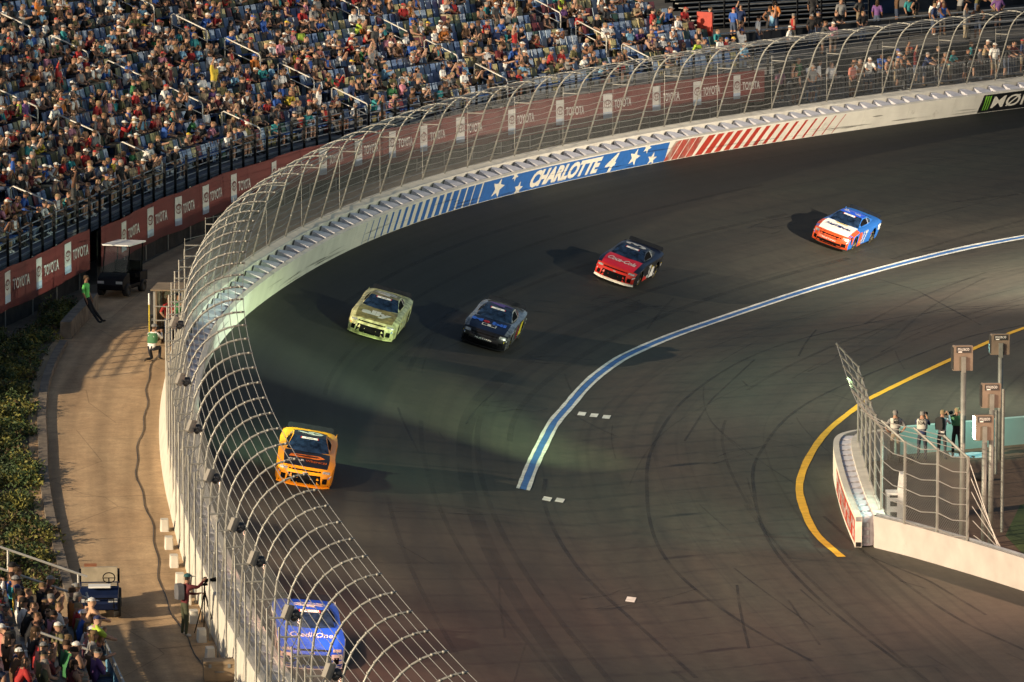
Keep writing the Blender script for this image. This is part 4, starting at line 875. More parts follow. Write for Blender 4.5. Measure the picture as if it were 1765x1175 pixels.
    if kind == 'mustang':
        patch('grille', M_VOID, 2.75, 4.5, -.62, .62, tap=.10); patch('lower_intake', M_VOID, .45, 1.75, -.66, .66, tap=-.05)
        for sg in (-1, 1): patch('headlight', M_LIGHT, 3.2, 4.2, sg*.66, sg*.93, nn=4); patch('brake_duct', M_VOID, 1.0, 2.1, sg*.70, sg*.90, nn=4)
        B(drape('MUSTANG', nf, .70, .36, 0, 2.24, 0, 0, .0), 'lettering', M_DWHITE, ns)
    else:
        patch('grille', M_VOID, .9, 2.9, -.60, .60, tap=-.10); patch('upper_intake', M_VOID, 3.7, 4.15, -.60, .60)
        for sg in (-1, 1): patch('headlight', M_LIGHT, 3.55, 4.3, sg*.66, sg*.94, nn=4); patch('brake_duct', M_VOID, 1.2, 2.4, sg*.70, sg*.88, nn=4)
        patch('grille_badge', M_LIGHT, 3.05, 3.4, -.07, .07, .010, 2)
    for xw in (1.45, -1.34):
        for sg in (-1, 1):
            c = Vector((xw, sg*.80, .335)); t_ = MB(); t_.lathe([(.20,-.14),(.30,-.15),(.33,-.12),(.335,0),(.33,.12),(.30,.148),(.235,.15),(.22,.12)], c, (0, sg, 0), 22); ty = B(t_, 'tyre', M_TYRE)
            t_ = MB(); t_.lathe([(.225,.12),(.21,.10),(.10,.06),(.06,.08),(.001,.085)], c, (0, sg, 0), 16); B(t_, 'rim', M_RIM)
            t_ = MB()
            for q in range(10):
                if q in (3, 4, 8, 9): continue
                a0, a1 = 2*math.pi*q/10, 2*math.pi*(q+.95)/10; t_.add([c+Vector((r2*math.cos(a), sg*.1535, r2*math.sin(a))) for a, r2 in ((a0,.245),(a0,.288),(a1,.288),(a1,.245))], [(0,1,2,3),(3,2,1,0)])
            B(t_, 'tyre_lettering', M_TYEL, ty)
    rd = random.Random(name+label); SM = [M_DWHITE, M_DRED, M_TYEL, M_BLACK, M_DWHITE, paintm('lettering_blue', (.06,.2,.75))]
    for q in range(7):                                   # small sponsor stickers on the flank ahead of the door and the quarter panel
        x = rd.choice([rd.uniform(.62, .95), rd.uniform(-1.95, -1.8), rd.uniform(-.9, -.5)]); z = rd.uniform(.25, .68); w_, h_ = rd.uniform(.08, .16), rd.uniform(.04, .08); mb = MB(); mb.add([Vector((x+a, c_w(x)+.029, z+b)) for a, b in ((0,0),(-w_,0),(-w_,h_),(0,h_))], [(0,1,2,3),(3,2,1,0)]); B(mb, 'sticker', rd.choice(SM), r_, False)
    for sg in (-1, 1):
        for q in range(3): jj = .90+.04*q; mb = MB(); mb.grid([[nose(rf, sg*j, .012) for j in (jj, jj+.028)] for rf in (2.3+.25*q, 2.75+.2*q)]); B(mb, 'sticker', rd.choice(SM), ns, False)
    for n_, mb, mt in decals(): B(mb, n_, mt, r_, False)
    return r_
def on_track(x, y, yaw=0.0):
    s = near_s(x, y); b, t, n, be = frame(s); wdm = (x-b.x)*n.x+(y-b.y)*n.y; z = b.z*bank_prof(wdm); be_ = math.atan((b.z*bank_prof(wdm-1)-b.z*bank_prof(wdm+1))/2); t2 = (frame(s+3)[0]-frame(s-3)[0])
    k = bank_prof(wdm); tv = Vector((t.x, t.y, t2.z/6*k)); f = -tv; f = Matrix.Rotation(yaw, 3, 'Z') @ f; up = Vector((n.x*math.sin(be_), n.y*math.sin(be_), math.cos(be_))); up = (up-f.normalized()*up.dot(f.normalized())).normalized()
    return Vector((x, y, z+.006)), f, up
def roofnum(t, m, W=.95, Hh=.62): return ('roof_number', drape(t, lambda a, b: rfn(b, a), W*.62, Hh*1.3, -.32, 0, math.pi, .1, .03), m)
def roofnum(t, m, wx=.62, wy=.86):
    vs, fs, w0, h0 = text2d(t, 1.0, .12, .035); mb = MB(); mb.add([rfn(-(y/h0-.5)*wy, -.36-(x/w0-.5)*wx) for x, y in vs], [f[::-1] for f in fs]); mb.add(mb.v, [f[::-1] for f in mb.f]); return ('roof_number', mb, m)
def doornum(t, m, wx=1.0, h=.56):
    vs, fs, w0, h0 = text2d(t, 1.0, .15, .035); mb = MB(); mb.add([Vector((.1-(x/w0-.5)*wx, c_w(.1)+.03, .50+(y/h0-.5)*h)) for x, y in vs], fs); mb.add(mb.v, [f[::-1] for f in mb.f]); return ('door_number', mb, m)
def hoodtext(t, m, W, Hh, x, shear=0.0, bold=.02, cy=0.0, rot=0.0, n_='hood_lettering'):
    # read from the front: text runs from the car's right side to its left
    return (n_, drape(t, hf, W, Hh, cy, x, rot, shear, bold), m)
def hood_text_front(t, m, W, Hh, x, shear=0.0, bold=.02, cy=0.0, n_='hood_lettering'):
    vs, fs, w0, h0 = text2d(t, 1.0, shear, bold); mb = MB(); mb.add([hf(cy+(px/w0-.5)*W, x-(py/h0-.5)*Hh) for px, py in vs], fs); mb.add(mb.v, [f[::-1] for f in mb.f]); return (n_, mb, m)
def hood_poly(pts, m, lift=.010, n_='hood_graphic'):
    cx = sum(p[0] for p in pts)/len(pts); cy = sum(p[1] for p in pts)/len(pts); mb = MB(); dense = []
    for i in range(len(pts)):
        a, b = pts[i], pts[(i+1) % len(pts)]
        for q in range(4): dense.append((a[0]+(b[0]-a[0])*q/4, a[1]+(b[1]-a[1])*q/4))
    f = lambda a, b: hoodp(b, a/c_w(b), lift); rings = [[f(cx+(p[0]-cx)*k, cy+(p[1]-cy)*k) for p in dense] for k in (1, .66, .33)]; n = len(dense)
    for q in range(2): mb.add(rings[q]+rings[q+1], [(i, (i+1) % n, n+(i+1) % n, n+i) for i in range(n)])
    mb.add(rings[2]+[f(cx, cy)], [(i, (i+1) % n, n) for i in range(n)]); mb.add(mb.v, [q[::-1] for q in mb.f]); return (n_, mb, m)
def side_poly(pts, m, n_='side_graphic', sg=1):
    mb = MB(); mb.add([Vector((x, sg*(c_w(x)+.026), z)) for x, z in pts], [tuple(range(len(pts)))]); mb.add(mb.v, [q[::-1] for q in mb.f]); return (n_, mb, m)
cBLUE = paintm('blue', (.014,.075,.55)); cWHITE = paintm('white', (.70,.68,.63)); cBLACK = paintm('black', (.009,.009,.012)); cNAVY = paintm('navy', (.004,.008,.026)); cORANGE = paintm('amber', (.72,.28,.012)); cORG2 = paintm('orange', (.55,.075,.02)); cRED = paintm('red', (.55,.012,.03)); cSKY = paintm('sky_blue', (.02,.12,.42))
cGOLD = mat('car_gold_camouflage', (.46,.45,.24), .45, .0, .38, 5.0, coat=.1, spec=.3); cCHROME = mat('car_chrome', (.26,.25,.25), .25, .6, .5, 6.0, coat=.3)
P_ = on_track
def car_at(x, y, yaw=0.0): return P_(x, y, yaw)
l, f, u = car_at(-5.65, 153.5, R(-3))
make_car('stock_car', 'royal blue race car with white roof number seen through the fence, nearest', l, f, u, cBLUE, cBLUE, cBLUE, cBLUE, cWHITE, cWHITE, 'camaro', lambda: [
    roofnum('42', M_DWHITE), hood_text_front('CreditOne', M_DWHITE, 1.25, .36, 1.55, .2, .01), doornum('42', M_DWHITE),
    ('nose_corner', MB().grid([[nose(r_, j, .005) for j in (.62,.7,.8,.9,1)] for r_ in (.3,1.2,2.2,3.0)]), cWHITE), ('nose_corner', MB().grid([[nose(r_, j, .005) for j in (-1,-.9,-.8,-.7,-.62)] for r_ in (.3,1.2,2.2,3.0)]), cWHITE)])
l, f, u = car_at(-6.7, 180.9, R(-3))
make_car('stock_car', 'amber race car with black hood and orange lettering beside the fence', l, f, u, cORANGE, cBLACK, cBLACK, cORANGE, cORANGE, cORANGE, 'camaro', lambda: [
    roofnum('6', M_DWHITE, .5, .9), hood_text_front('GEAR', M_DWHITE, .56, .17, 1.83, 0, .03, -.34), hood_text_front('WRENCH', paintm('lettering_orange', (.65,.16,.01)), .72, .17, 1.83, 0, .03, .33),
    hood_poly([(-.55,1.30),(.45,1.24),(.62,1.40),(.40,1.58),(-.62,1.56)], paintm('lettering_orange', (.65,.16,.01))), hood_poly([(-.36,1.38),(.36,1.34),(.44,1.41),(.32,1.47),(-.40,1.47)], cBLACK, .016)])
l, f, u = car_at(-5.07, 211.5, R(4))
make_car('stock_car', 'gold camouflage race car with white lowercase hood lettering', l, f, u, cGOLD, mat('car_dark_gold_camouflage', (.20,.165,.06), .45, .0, .4, 5.0, coat=.1, spec=.3), mat('car_dark_gold_camouflage', (.20,.165,.06)), cGOLD, cGOLD, cGOLD, 'camaro', lambda: [
    roofnum('48', M_DWHITE, .66, .92), hood_text_front('ally', M_DWHITE, 1.2, .66, 1.62, 0, .06)])
l, f, u = car_at(-.82, 215.1, R(4))
make_car('stock_car', 'dark navy race car with chrome fenders and blue hood lettering', l, f, u, cCHROME, cNAVY, cNAVY, cBLACK, cCHROME, cBLACK, 'mustang', lambda: [
    roofnum('4', paintm('violet', (.22,.12,.45)), .6, .95), hood_text_front('M', paintm('lettering_blue', (.06,.2,.75)), .46, .32, 1.40, 0, .05, -.56), hood_text_front('o', M_DRED, .28, .26, 1.42, 0, .07, -.17), hood_text_front('bil', paintm('lettering_blue', (.06,.2,.75)), .58, .34, 1.40, 0, .05, .36),
    hood_poly([(-.30,1.62),(.30,1.62),(.30,1.86),(-.30,1.86)], M_DWHITE), hood_poly([(-.26,1.65),(-.08,1.65),(-.08,1.83),(-.26,1.83)], cNAVY, .016), hood_poly([(.08,1.65),(.26,1.65),(.26,1.83),(.08,1.83)], cNAVY, .016), doornum('4', M_DRED, .5),
    side_poly([(-.9,.3),(-.3,.3),(-.6,.8),(-1.0,.85)], M_TYEL)])
l, f, u = car_at(4.67, 233.3, R(6))
make_car('stock_car', 'black race car with red hood, white script and number three', l, f, u, cNAVY, cRED, cNAVY, paintm('scarlet', (.5,.03,.02)), cBLACK, cWHITE, 'camaro', lambda: [
    roofnum('3', M_DWHITE, .55, .95), hood_text_front('Coca-Cola', M_DWHITE, 1.3, .42, 1.52, .35, .03), doornum('3', M_DWHITE, .5, .6),
    side_poly([(1.0,.16),(.1,.16),(.55,.36),(1.0,.36)], paintm('scarlet', (.5,.03,.02))), side_poly([(-.1,.16),(-.8,.16),(-.75,.6),(-.45,.62)], M_DWHITE), side_poly([(-.3,.5),(-.5,.5),(-.42,.72),(-.22,.72)], M_TYEL),
    ('chin', (lambda mb: (mb.grid([[nose(r_, j, .006) for j in JJ] for r_ in (.0,.4,.8)]), mb)[1])(MB()), cWHITE)])
l, f, u = car_at(14.65, 250.4, R(9))
make_car('stock_car', 'blue and orange race car with white hood and number seventeen', l, f, u, cSKY, cWHITE, cBLUE, cORG2, cSKY, cBLACK, 'mustang', lambda: [
    roofnum('17', M_DWHITE, .5, .9), hood_text_front('FASTENAL', paintm('lettering_navy', (.01,.03,.22)), 1.3, .26, 1.5, .3, .04), doornum('17', M_DWHITE, .72, .6),
    hood_poly([(-.3,1.02),(.3,1.02),(.3,1.09),(-.3,1.09)], M_TYEL), ('fender_graphic', MB().grid([[hoodp(x, j, .004) for j in (.8,.9,1)] for x in (2.2,1.9,1.6,1.3,1.05)]), cORG2), ('fender_graphic', MB().grid([[hoodp(x, j, .004) for j in (-1,-.9,-.8)] for x in (2.2,1.9,1.6,1.3,1.05)]), cORG2),
    side_poly([(1.03,.14),(.45,.14),(.62,.8),(1.03,.84)], cORG2), side_poly([(1.98,.35),(1.9,.35),(1.86,.75),(2.1,.7)], cORG2), side_poly([(-1.85,.55),(-2.2,.55),(-2.15,.85),(-1.7,.85)], M_DWHITE)])
# ================================================================ near bleacher in the lower left
M_BLUEB = mat('blue_board', (0.10, 0.26, 0.42), 0.6, var=0.12)
NB0, NB1 = s_of_y(126), s_of_y(154.6)
def nb(s, k, dz=0.0, do=0.0): return op(s, 4.55+T_*k+do, 0.35+RI*k+dz)
nbs = thing('bleacher', 'small crowded bleacher with blue rail boards at the lower left', 'bleacher', nb((NB0+NB1)/2, 0))
st2 = np.linspace(NB0, NB1, 14)
for k in range(6):
    mb = MB(); mb.grid([[nb(s, k, dz, do) for do, dz in ((0, -RI), (0, 0), (T_, 0))] for s in st2]); mb.build('tier', [M_TREAD], nbs, world=True)
    mb = MB()
    for a, b in zip(st2[:-1], st2[1:]): mb.grid([[nb(s, k, dz, do) for do, dz in ((.42, .36), (.42, .42), (.70, .42), (.70, .36))] for s in (a, b)])
    mb.build('bench', [M_PLANK], nbs, world=True)
mb = MB(); pr = [(0, -.8)]
for k in range(6): pr += [(T_*k, RI*k), (T_*(k+1), RI*k)]
pr += [(T_*6, -.8)]; mb.add([op(NB1, 4.55+a, .35+b) for a, b in pr], [tuple(range(len(pr)))]); mb.build('end_wall', [M_STEELDK], nbs, world=True)
for a, b in zip(st2[:-1], st2[1:]):
    mb = MB(); mb.grid([[nb(s, 0, h, -.03) for h in (.35, .85)] for s in (a+.05, b-.05)]); mb.grid([[nb(s, 0, h, .0) for h in (.35, .85)] for s in (a+.05, b-.05)], flip=True); mb.build('rail_board', [M_BLUEB], nbs, world=True)
    mb = MB(); mb.tube([nb(a, 0, -.5, -.05), nb(a, 0, 1.08, -.05)], .03, 6); mb.build('rail_post', [M_RAIL], nbs, world=True)
mb = MB(); mb.tube([nb(s, 0, 1.08, -.05) for s in st2], .03, 6); mb.build('front_rail', [M_RAIL], nbs, world=True)
for h in (.95, 1.55): mb = MB(); mb.tube([op(NB1+.05, 4.55+T_*k, .35+RI*k+h) for k in np.linspace(-.1, 5.8, 5)], .035, 6); mb.build('end_handrail', [M_RAILW], nbs, world=True)
for k in (0.2, 2.6, 5.0): mb = MB(); mb.tube([op(NB1+.05, 4.55+T_*k, .35+RI*k-.3), op(NB1+.05, 4.55+T_*k, .35+RI*k+1.55)], .035, 6); mb.build('handrail_post', [M_RAILW], nbs, world=True)
for sa in (s_of_y(147),):
    for k0 in (.3, 3.4):
        f = lambda k, h: op(sa, 4.55+T_*k, .35+RI*k+h); mb = MB(); mb.tube([f(k0, 0), f(k0, .8), f(k0+.1, .92), f(k0+2.0, .95), f(k0+2.1, .85), f(k0+2.1, 0)], .034, 6); mb.build('aisle_handrail', [M_RAILW], nbs, world=True)
rg = random.Random(77); n_nb = 0; lab_nb = set()
for k in range(5):
    s = NB1-.5; c = 0
    while s > NB0+.4:
        p = nb(s, k, .6); c += 1
        if vis(p, 12) and rg.random() < .86 and abs(s-s_of_y(147)) > .5:
            lk = look(rg); key = rg.choices(SEATED, (5,5,3,2,2,3,1))[0]; b, t, n, be = frame(s); d_ = Matrix.Rotation(rg.uniform(-.1, .55), 3, 'Z') @ n
            lb = f"spectator in {lk['sn']} shirt{(', '+lk['cn']+' cap') if lk['cn'] else ''}, near bleacher {ORD[k]} row, {ORD[c-1]} from far end"
            person(key, lk, nb(s, k, .01, .48), rz_to(d_), lb, 'spectators on the near bleacher', rg.uniform(.95, 1.08)); n_nb += 1
        s -= 0.58
lk = look(rg, 'tan', 'white', (.05,.06,.1)); lk['bare'] = True; lk['skin'] = (.50,.30,.19); lk['shorts'] = True
b, t, n, be = frame(s_of_y(150.6)); person('t1', lk, op(s_of_y(150.6), 4.85, .36), rz_to(n+t*.3), 'bare-chested person in white cap leaning over the blue rail boards')
lk = look(rg, 'lime', None, (.03,.03,.035), False); b, t, n, be = frame(s_of_y(148.2)); person('t1', lk, op(s_of_y(148.2), 4.9, .36), rz_to(n+t*.2), 'person in bright lime vest bending at the blue rail')

# ================================================================ shrubs and low kerb wall
M_LEAF = [mat('leaf_dark', (0.03, 0.055, 0.012), 0.7, var=0.35, scale=1.5), mat('leaf_olive', (0.13, 0.125, 0.022), 0.7, var=0.35, scale=1.5), mat('leaf_brown', (0.075, 0.05, 0.02), 0.8, var=0.3, scale=1.5)]
M_STEM = mat('stem', (0.06, 0.04, 0.025), 0.9)
rb = random.Random(9)
def shrub(x, y, z, rx, ry, h, label, brown=0.06):
    r_ = thing('shrub', label, 'shrub', (x, y, z), 'low shrubs in the bed beside the access road'); mb = MB(); nc = int(10+18*rx*ry)
    for q in range(nc):
        a = rb.uniform(0, 6.283); d = math.sqrt(rb.random()); cx, cy = rx*d*math.cos(a), ry*d*math.sin(a); cz = h*(1-.55*d*d)*rb.uniform(.45, 1.0); cr = rb.uniform(.2, .42); mi = 2 if rb.random() < brown else (1 if rb.random() < .45 else 0)
        for l_ in range(70):
            v = Vector((rb.gauss(0, 1), rb.gauss(0, 1), rb.gauss(0, 1)*.8)).normalized()*cr*rb.uniform(.45, 1.05); p = Vector((cx, cy, cz))+v
            if p.z < 0.02: continue
            e1 = Vector((rb.uniform(-1,1), rb.uniform(-1,1), rb.uniform(-.3,1))).normalized(); e2 = e1.cross(Vector((rb.uniform(-1,1), rb.uniform(-1,1), rb.uniform(-1,1)))).normalized(); L = rb.uniform(.05, .11)
            mb.add([p-e2*L*.35, p+e1*L, p+e2*L*.35, p-e1*L*.6], [(0,1,2,3)], mi)
    mb.build('foliage', M_LEAF, r_)
    mb = MB()
    for q in range(7): a = rb.uniform(0, 6.28); mb.tube([(0,0,0), (rx*.3*math.cos(a), ry*.3*math.sin(a), h*.4), (rx*.6*math.cos(a), ry*.6*math.sin(a), h*.7)], [.03,.02,.01], 5)
    mb.build('stem', [M_STEM], r_)
k = 0
for y in np.arange(162.5, 209, 2.6):
    s = s_of_y(y); w0 = road_w(s)+1.15; w1 = ban_o(s)-.5 if y > 190 else road_w(s)+5.2; o = w0; row = 0
    while o < w1:
        p = op(s, o+rb.uniform(-.2,.2), 0); q = proj(p+Vector((0,0,.5)))
        if q[0] > -200:
            shrub(p.x, p.y+rb.uniform(-.5,.5), p.z-.03, rb.uniform(.6,.85), rb.uniform(1.2,1.7), rb.uniform(.45,.8)*(0.65 if row == 0 else 1.1), f'{"low spreading" if row == 0 else "taller bushy"} green shrub, {ORD[k]} up the bed, {["by the kerb","behind the kerb row","in the third row back","in the fourth row back"][min(row,3)]}', .08 if y > 172 else .34)
        o += 1.35; row += 1
    k += 1
M_KERB = mat('kerb_stone', (0.16, 0.13, 0.10), 0.9, var=0.25, scale=3)
def kerb(a, b, h, name, label, th=.3):
    st = np.arange(s_of_y(a), s_of_y(b), 1.2); mb = MB(); mb.grid([[op(s, road_w(s)+o, z) for o, z in ((.0, -.05), (.02, h), (th, h), (th+.02, -.05))] for s in st])
    for s in (st[0], st[-1]): mb.add([op(s, road_w(s)+o, z) for o, z in ((.0, -.05), (.02, h), (th, h), (th+.02, -.05))], [(0,1,2,3)])
    o = mb.build(name, [M_KERB]); o['label'] = label; o['category'] = 'kerb'
kerb(160, 201, .14, 'kerb', 'low worn kerb edging the shrub bed along the road'); kerb(201.6, 208.4, .62, 'low_wall', 'knee-high rough concrete wall behind the parked roofed cart', .4)
# cables lying along the fence foot
mb = MB()
for q in range(1):
    st = np.arange(s_of_y(140), s_of_y(199), 1.0); mb.tube([op(s, 1.75+.12*q+.12*math.sin(s*.35+q)+.05*math.sin(s*1.3+2*q), .015) for s in st], .013, 5)
o = mb.build('cable_bundle', [M_BLACK]); o['label'] = 'black cable bundle snaking along the fence foot on the road'; o['category'] = 'cable'

# ================================================================ carts
M_CBODY = mat('cart_black', (0.008, 0.008, 0.011), 0.6, spec=.15); M_CBLUE = mat('cart_blue', (0.006, 0.013, 0.045), 0.5, spec=.2); M_SEATT = mat('seat_vinyl', (0.34, 0.29, 0.21), 0.7)
M_PLEX = mat('plexiglass', (0.06, 0.06, 0.065), 0.1, var=.05); M_PLEX.node_tree.nodes['Principled BSDF'].inputs['Alpha'].default_value = .3
M_ROOF = mat('cart_roof', (0.55, 0.55, 0.55), 0.5, var=.08)
def wheel(par, x, y, r, w_, rim=M_RIM):
    sg = 1 if y > 0 else -1; mb = MB(); mb.lathe([(r*.55,-w_/2),(r*.9,-w_/2),(r,-w_*.35),(r,w_*.35),(r*.9,w_/2),(r*.55,w_/2),(r*.5,w_*.3)], (x, y, r), (0, sg, 0), 16); t = mb.build('tyre', [M_TYRE], par, smooth=True)
    mb = MB(); mb.lathe([(r*.55,w_*.42),(r*.3,w_*.25),(.001,w_*.3)], (x, y, r), (0, sg, 0), 12); mb.build('rim', [rim], par)
def cart(name, label, s_y, off, yaw, roof):
    s = s_of_y(s_y); b, t, n, be = frame(s); p = op(s, off, .005); f = Matrix.Rotation(yaw, 3, 'Z') @ (-t); r_ = thing(name, label, 'golf cart' if roof else 'utility cart', p, None, (0, 0, math.atan2(f.y, f.x)))
    bm = M_CBODY if roof else M_CBLUE
    mb = MB(); prof = [(1.15,.28),(1.22,.45),(1.12,.68),(.80,.84),(.62,.86),(.55,.40),(-1.1,.40),(-1.15,.30)]
    mb.prism(prof, lambda u, v, k: Vector((u, (-.55 if k == 0 else .55)*(1-.12*max(0, u-.6)), v))); mb.build('front_body', [bm], r_)
    mb = MB(); mb.box((0, 0, .30), (2.1, 1.0, .12)); mb.build('floor', [M_VOID], r_)
    mb = MB(); mb.box((-.35, 0, .68), (.5, 1.0, .16)); mb.build('seat', [M_VOID if roof else M_SEATT], r_); mb = MB(); mb.box((-.62, 0, .98), (.14, 1.02, .42)); mb.build('backrest', [M_VOID if roof else M_SEATT], r_)
    mb = MB(); mb.box((-.85, 0, .60), (.75, 1.08, .36)); mb.build('rear_body', [bm], r_)
    for x, y in ((.78,.5),(.78,-.5),(-.72,.52),(-.72,-.52)): wheel(r_, x, y, .24 if roof else .29, .2)
    mb = MB()
    for k in range(16): a0, a1 = 2*math.pi*k/16, 2*math.pi*(k+1)/16; mb.tube([Vector((.22+.07*math.cos(a), .27+.17*math.sin(a), 1.02+.16*math.cos(a))) for a in (a0, a1)], .016, 5)
    mb.tube([(.24,.27,1.02),(.50,.27,.8)], .02, 5); mb.tube([(.24,.12,1.02),(.24,.42,1.02)], .012, 4); mb.build('steering_wheel', [M_VOID], r_)
    for sg in (-1, 1):
        mb = MB(); mb.grid([[Vector((1.215-.05*abs(a-.40), sg*a, z)) for z in (.50, .60)] for a in (.24,.38,.50)]); mb.grid([[Vector((1.215-.05*abs(a-.40), sg*a, z)) for z in (.60, .50)] for a in (.24,.38,.50)]); mb.build('headlight', [M_DWHITE], r_)
    if roof:
        for sg in (-1, 1):
            mb = MB(); mb.tube([(.68, sg*.5, .84), (.42, sg*.5, 1.86)], .025, 6); mb.build('roof_post', [M_VOID], r_); mb = MB(); mb.tube([(-.75, sg*.5, .7), (-.85, sg*.5, 1.86)], .025, 6); mb.build('roof_post', [M_VOID], r_)
        mb = MB(); mb.prism([(-1.0,-.58),(.55,-.58),(.62,-.5),(.62,.5),(.55,.58),(-1.0,.58),(-1.05,.5),(-1.05,-.5)], lambda u, v, k: Vector((u, v, 1.86+.07*k-.03*k*(abs(v)/.58)**2))); mb.build('roof', [M_ROOF], r_)
        mb = MB(); mb.grid([[Vector((.66-.24*k, a, .88+.95*k)) for a in (-.48, .48)] for k in (0, 1)]); mb.build('windscreen', [M_PLEX], r_)
    else:
        mb = MB(); mb.tube([(1.25,-.4,.34),(1.3,-.4,.62),(1.3,.4,.62),(1.25,.4,.34)], .025, 6); mb.build('brush_guard', [M_VOID], r_)
        mb = MB(); mb.box((.84, 0, .90), (.42, .62, .05)); mb.build('hood_tray', [M_DWHITE], r_)
        mb = MB(); mb.box((-1.05, 0, .86), (.9, 1.15, .26)); mb.build('cargo_bed', [M_VOID], r_)
        mb = MB(); mb.box((-1.0, -.25, 1.06), (.4, .35, .26)); mb.build('cooler', [mat('cooler_orange', (.35,.12,.03), .6)], r_)
    return r_
cart('golf_cart', 'black roofed golf cart parked by the red banner', 211.0, 5.45, R(-8), True)
cart('utility_cart', 'dark blue open utility cart with tan seats on the access road', 158.6, 3.85, R(-4), False)

# ================================================================ people working by the fence
for key, j in (('d_tripod', stand_pose('tripod', .04)), ('d_kneel', kneel_pose()), ('d_lean', stand_pose('lean', -.05)), ('d_cam', stand_pose('camera', .02)), ('d_hips', stand_pose('hips')), ('d_idle', stand_pose())): pose(key, j, 1, True)
M_PACK = mat('black_nylon', (.012,.012,.013), .8); M_VEST = mat('green_vest', (.05,.16,.07), .8); M_VTXT = M_DWHITE
def vest_text(par, key, txt, m=M_VTXT, w_=.24, h_=.12, dz=0.0, name='vest_number'):
    c = POSES[key][0]['chest']; vs, fs, w0, h0 = text2d(txt, 1.0, 0, .03); mb = MB(); mb.add([Vector((-.5*w_+x/w0*w_, 0, 0))+Vector((0, c.y-.155, c.z-.10+dz+y/h0*h_)) for x, y in vs], fs); mb.add(mb.v, [f[::-1] for f in mb.f]); mb.build(name, [m], par)
def vest(par, key, m, s_=1.10):
    j = POSES[key][0]; a, b = j['waist'], j['chest']; mb = MB(); n_ = 14; rows = []
    for q in range(6): 
        k = q/5; c = a*(1-k)+(b+Vector((0,0,.10)))*k; rx, ry = (.165+.025*k)*s_, (.135+.004*k)*s_; rx *= (1 if q < 5 else .72); rows.append([c+Vector((rx*math.cos(2*math.pi*i/n_), ry*math.sin(2*math.pi*i/n_), 0)) for i in range(n_+1)])
    mb.grid(rows); return mb.build('vest', [m], par, smooth=True)
def pack(par, key, m=M_PACK):
    c = POSES[key][0]['chest']; mb = MB(); mb.prism([(-.15,-.26),(.15,-.26),(.17,-.1),(.15,.12),(.08,.17),(-.08,.17),(-.15,.12),(-.17,-.1)], lambda u, v, k: Vector((u*(1-.15*k), c.y-.13-.17*k, c.z-.04+v))); mb.build('backpack', [m], par)
def camera_thing(loc, rz, label, lens=.3):
    r_ = thing('photo_camera', label, 'camera', loc, None, (0, 0, rz)); mb = MB(); mb.box((0,0,0), (.15,.09,.11)); mb.box((0,0,.07), (.06,.07,.05)); mb.build('body', [M_VOID], r_); mb = MB(); mb.lathe([(.035,.04),(.04,.06),(.045,lens*.6),(.06,lens*.7),(.062,lens),(.001,lens)], (0,0,0), (0,1,0), 12); mb.build('lens', [M_VOID], r_)
rg = random.Random(4)
lk = look(rg, 'maroon', 'navy', (.055,.06,.035), False); lk['shorts'] = False; lk['longs'] = True; lk['cap'] = (.03,.10,.11); lk['skin'] = SKIN[0]
b, t, n, be = frame(s_of_y(154.8)); f_ = n+t*.35; PH = op(s_of_y(155.2), 1.75, .0); rzp = rz_to(f_)
ph = person('d_tripod', lk, PH, rzp, 'person in maroon jacket and green trousers filming with a tripod by the fence'); pack(ph, 'd_tripod', mat('grey_pack', (.10,.10,.11), .8))
tr = thing('camera_tripod', 'black camera tripod in front of the person filming', 'tripod', PH+f_.normalized()*.62, None, (0, 0, rzp))
for a in (90, 210, 330): mb = MB(); mb.tube([(0,0,1.25),(.1*math.cos(R(a)),.1*math.sin(R(a)),.8),(.36*math.cos(R(a)),.36*math.sin(R(a)),0.01)], [.022,.02,.014], 6); mb.build('leg', [M_VOID], tr)
mb = MB(); mb.tube([(0,0,1.0),(0,0,1.42)], .02, 6); mb.box((0,0,1.42), (.12,.14,.06)); mb.tube([(0,-.05,1.4),(-.05,-.42,1.28)], .012, 5); mb.build('head', [M_VOID], tr)
camera_thing(PH+f_.normalized()*.64+Vector((0,0,1.53)), rzp, 'black video camera mounted on the tripod', .32)
b, t, n, be = frame(s_of_y(197)); lk = look(rg, 'white', 'grey', (.02,.022,.03), False); lk['shorts'] = False; lk['longs'] = True; lk['skin'] = SKIN[0]
kn = person('d_kneel', lk, op(s_of_y(197.3), 1.95, .0), rz_to(n*.5+t), 'person kneeling in green numbered vest and grey cap beside the plywood platform'); vest(kn, 'd_kneel', M_VEST); vest_text(kn, 'd_kneel', '210', M_DWHITE)
camera_thing(op(s_of_y(197.9), 1.75, 1.05), rz_to(n*.5+t), 'black camera held by the kneeling person')
lk = look(rg, 'lime', None, (.015,.016,.02), False); lk['cap'] = None; lk['shorts'] = False; lk['shirt'] = (.10,.42,.10); lk['lh'] = False
b, t, n, be = frame(s_of_y(204.6)); person('d_lean', lk, op(s_of_y(204.6), road_w(s_of_y(204.6))-.1, .03), rz_to(n-t*.2), 'person in bright green shirt leaning back against the low wall')
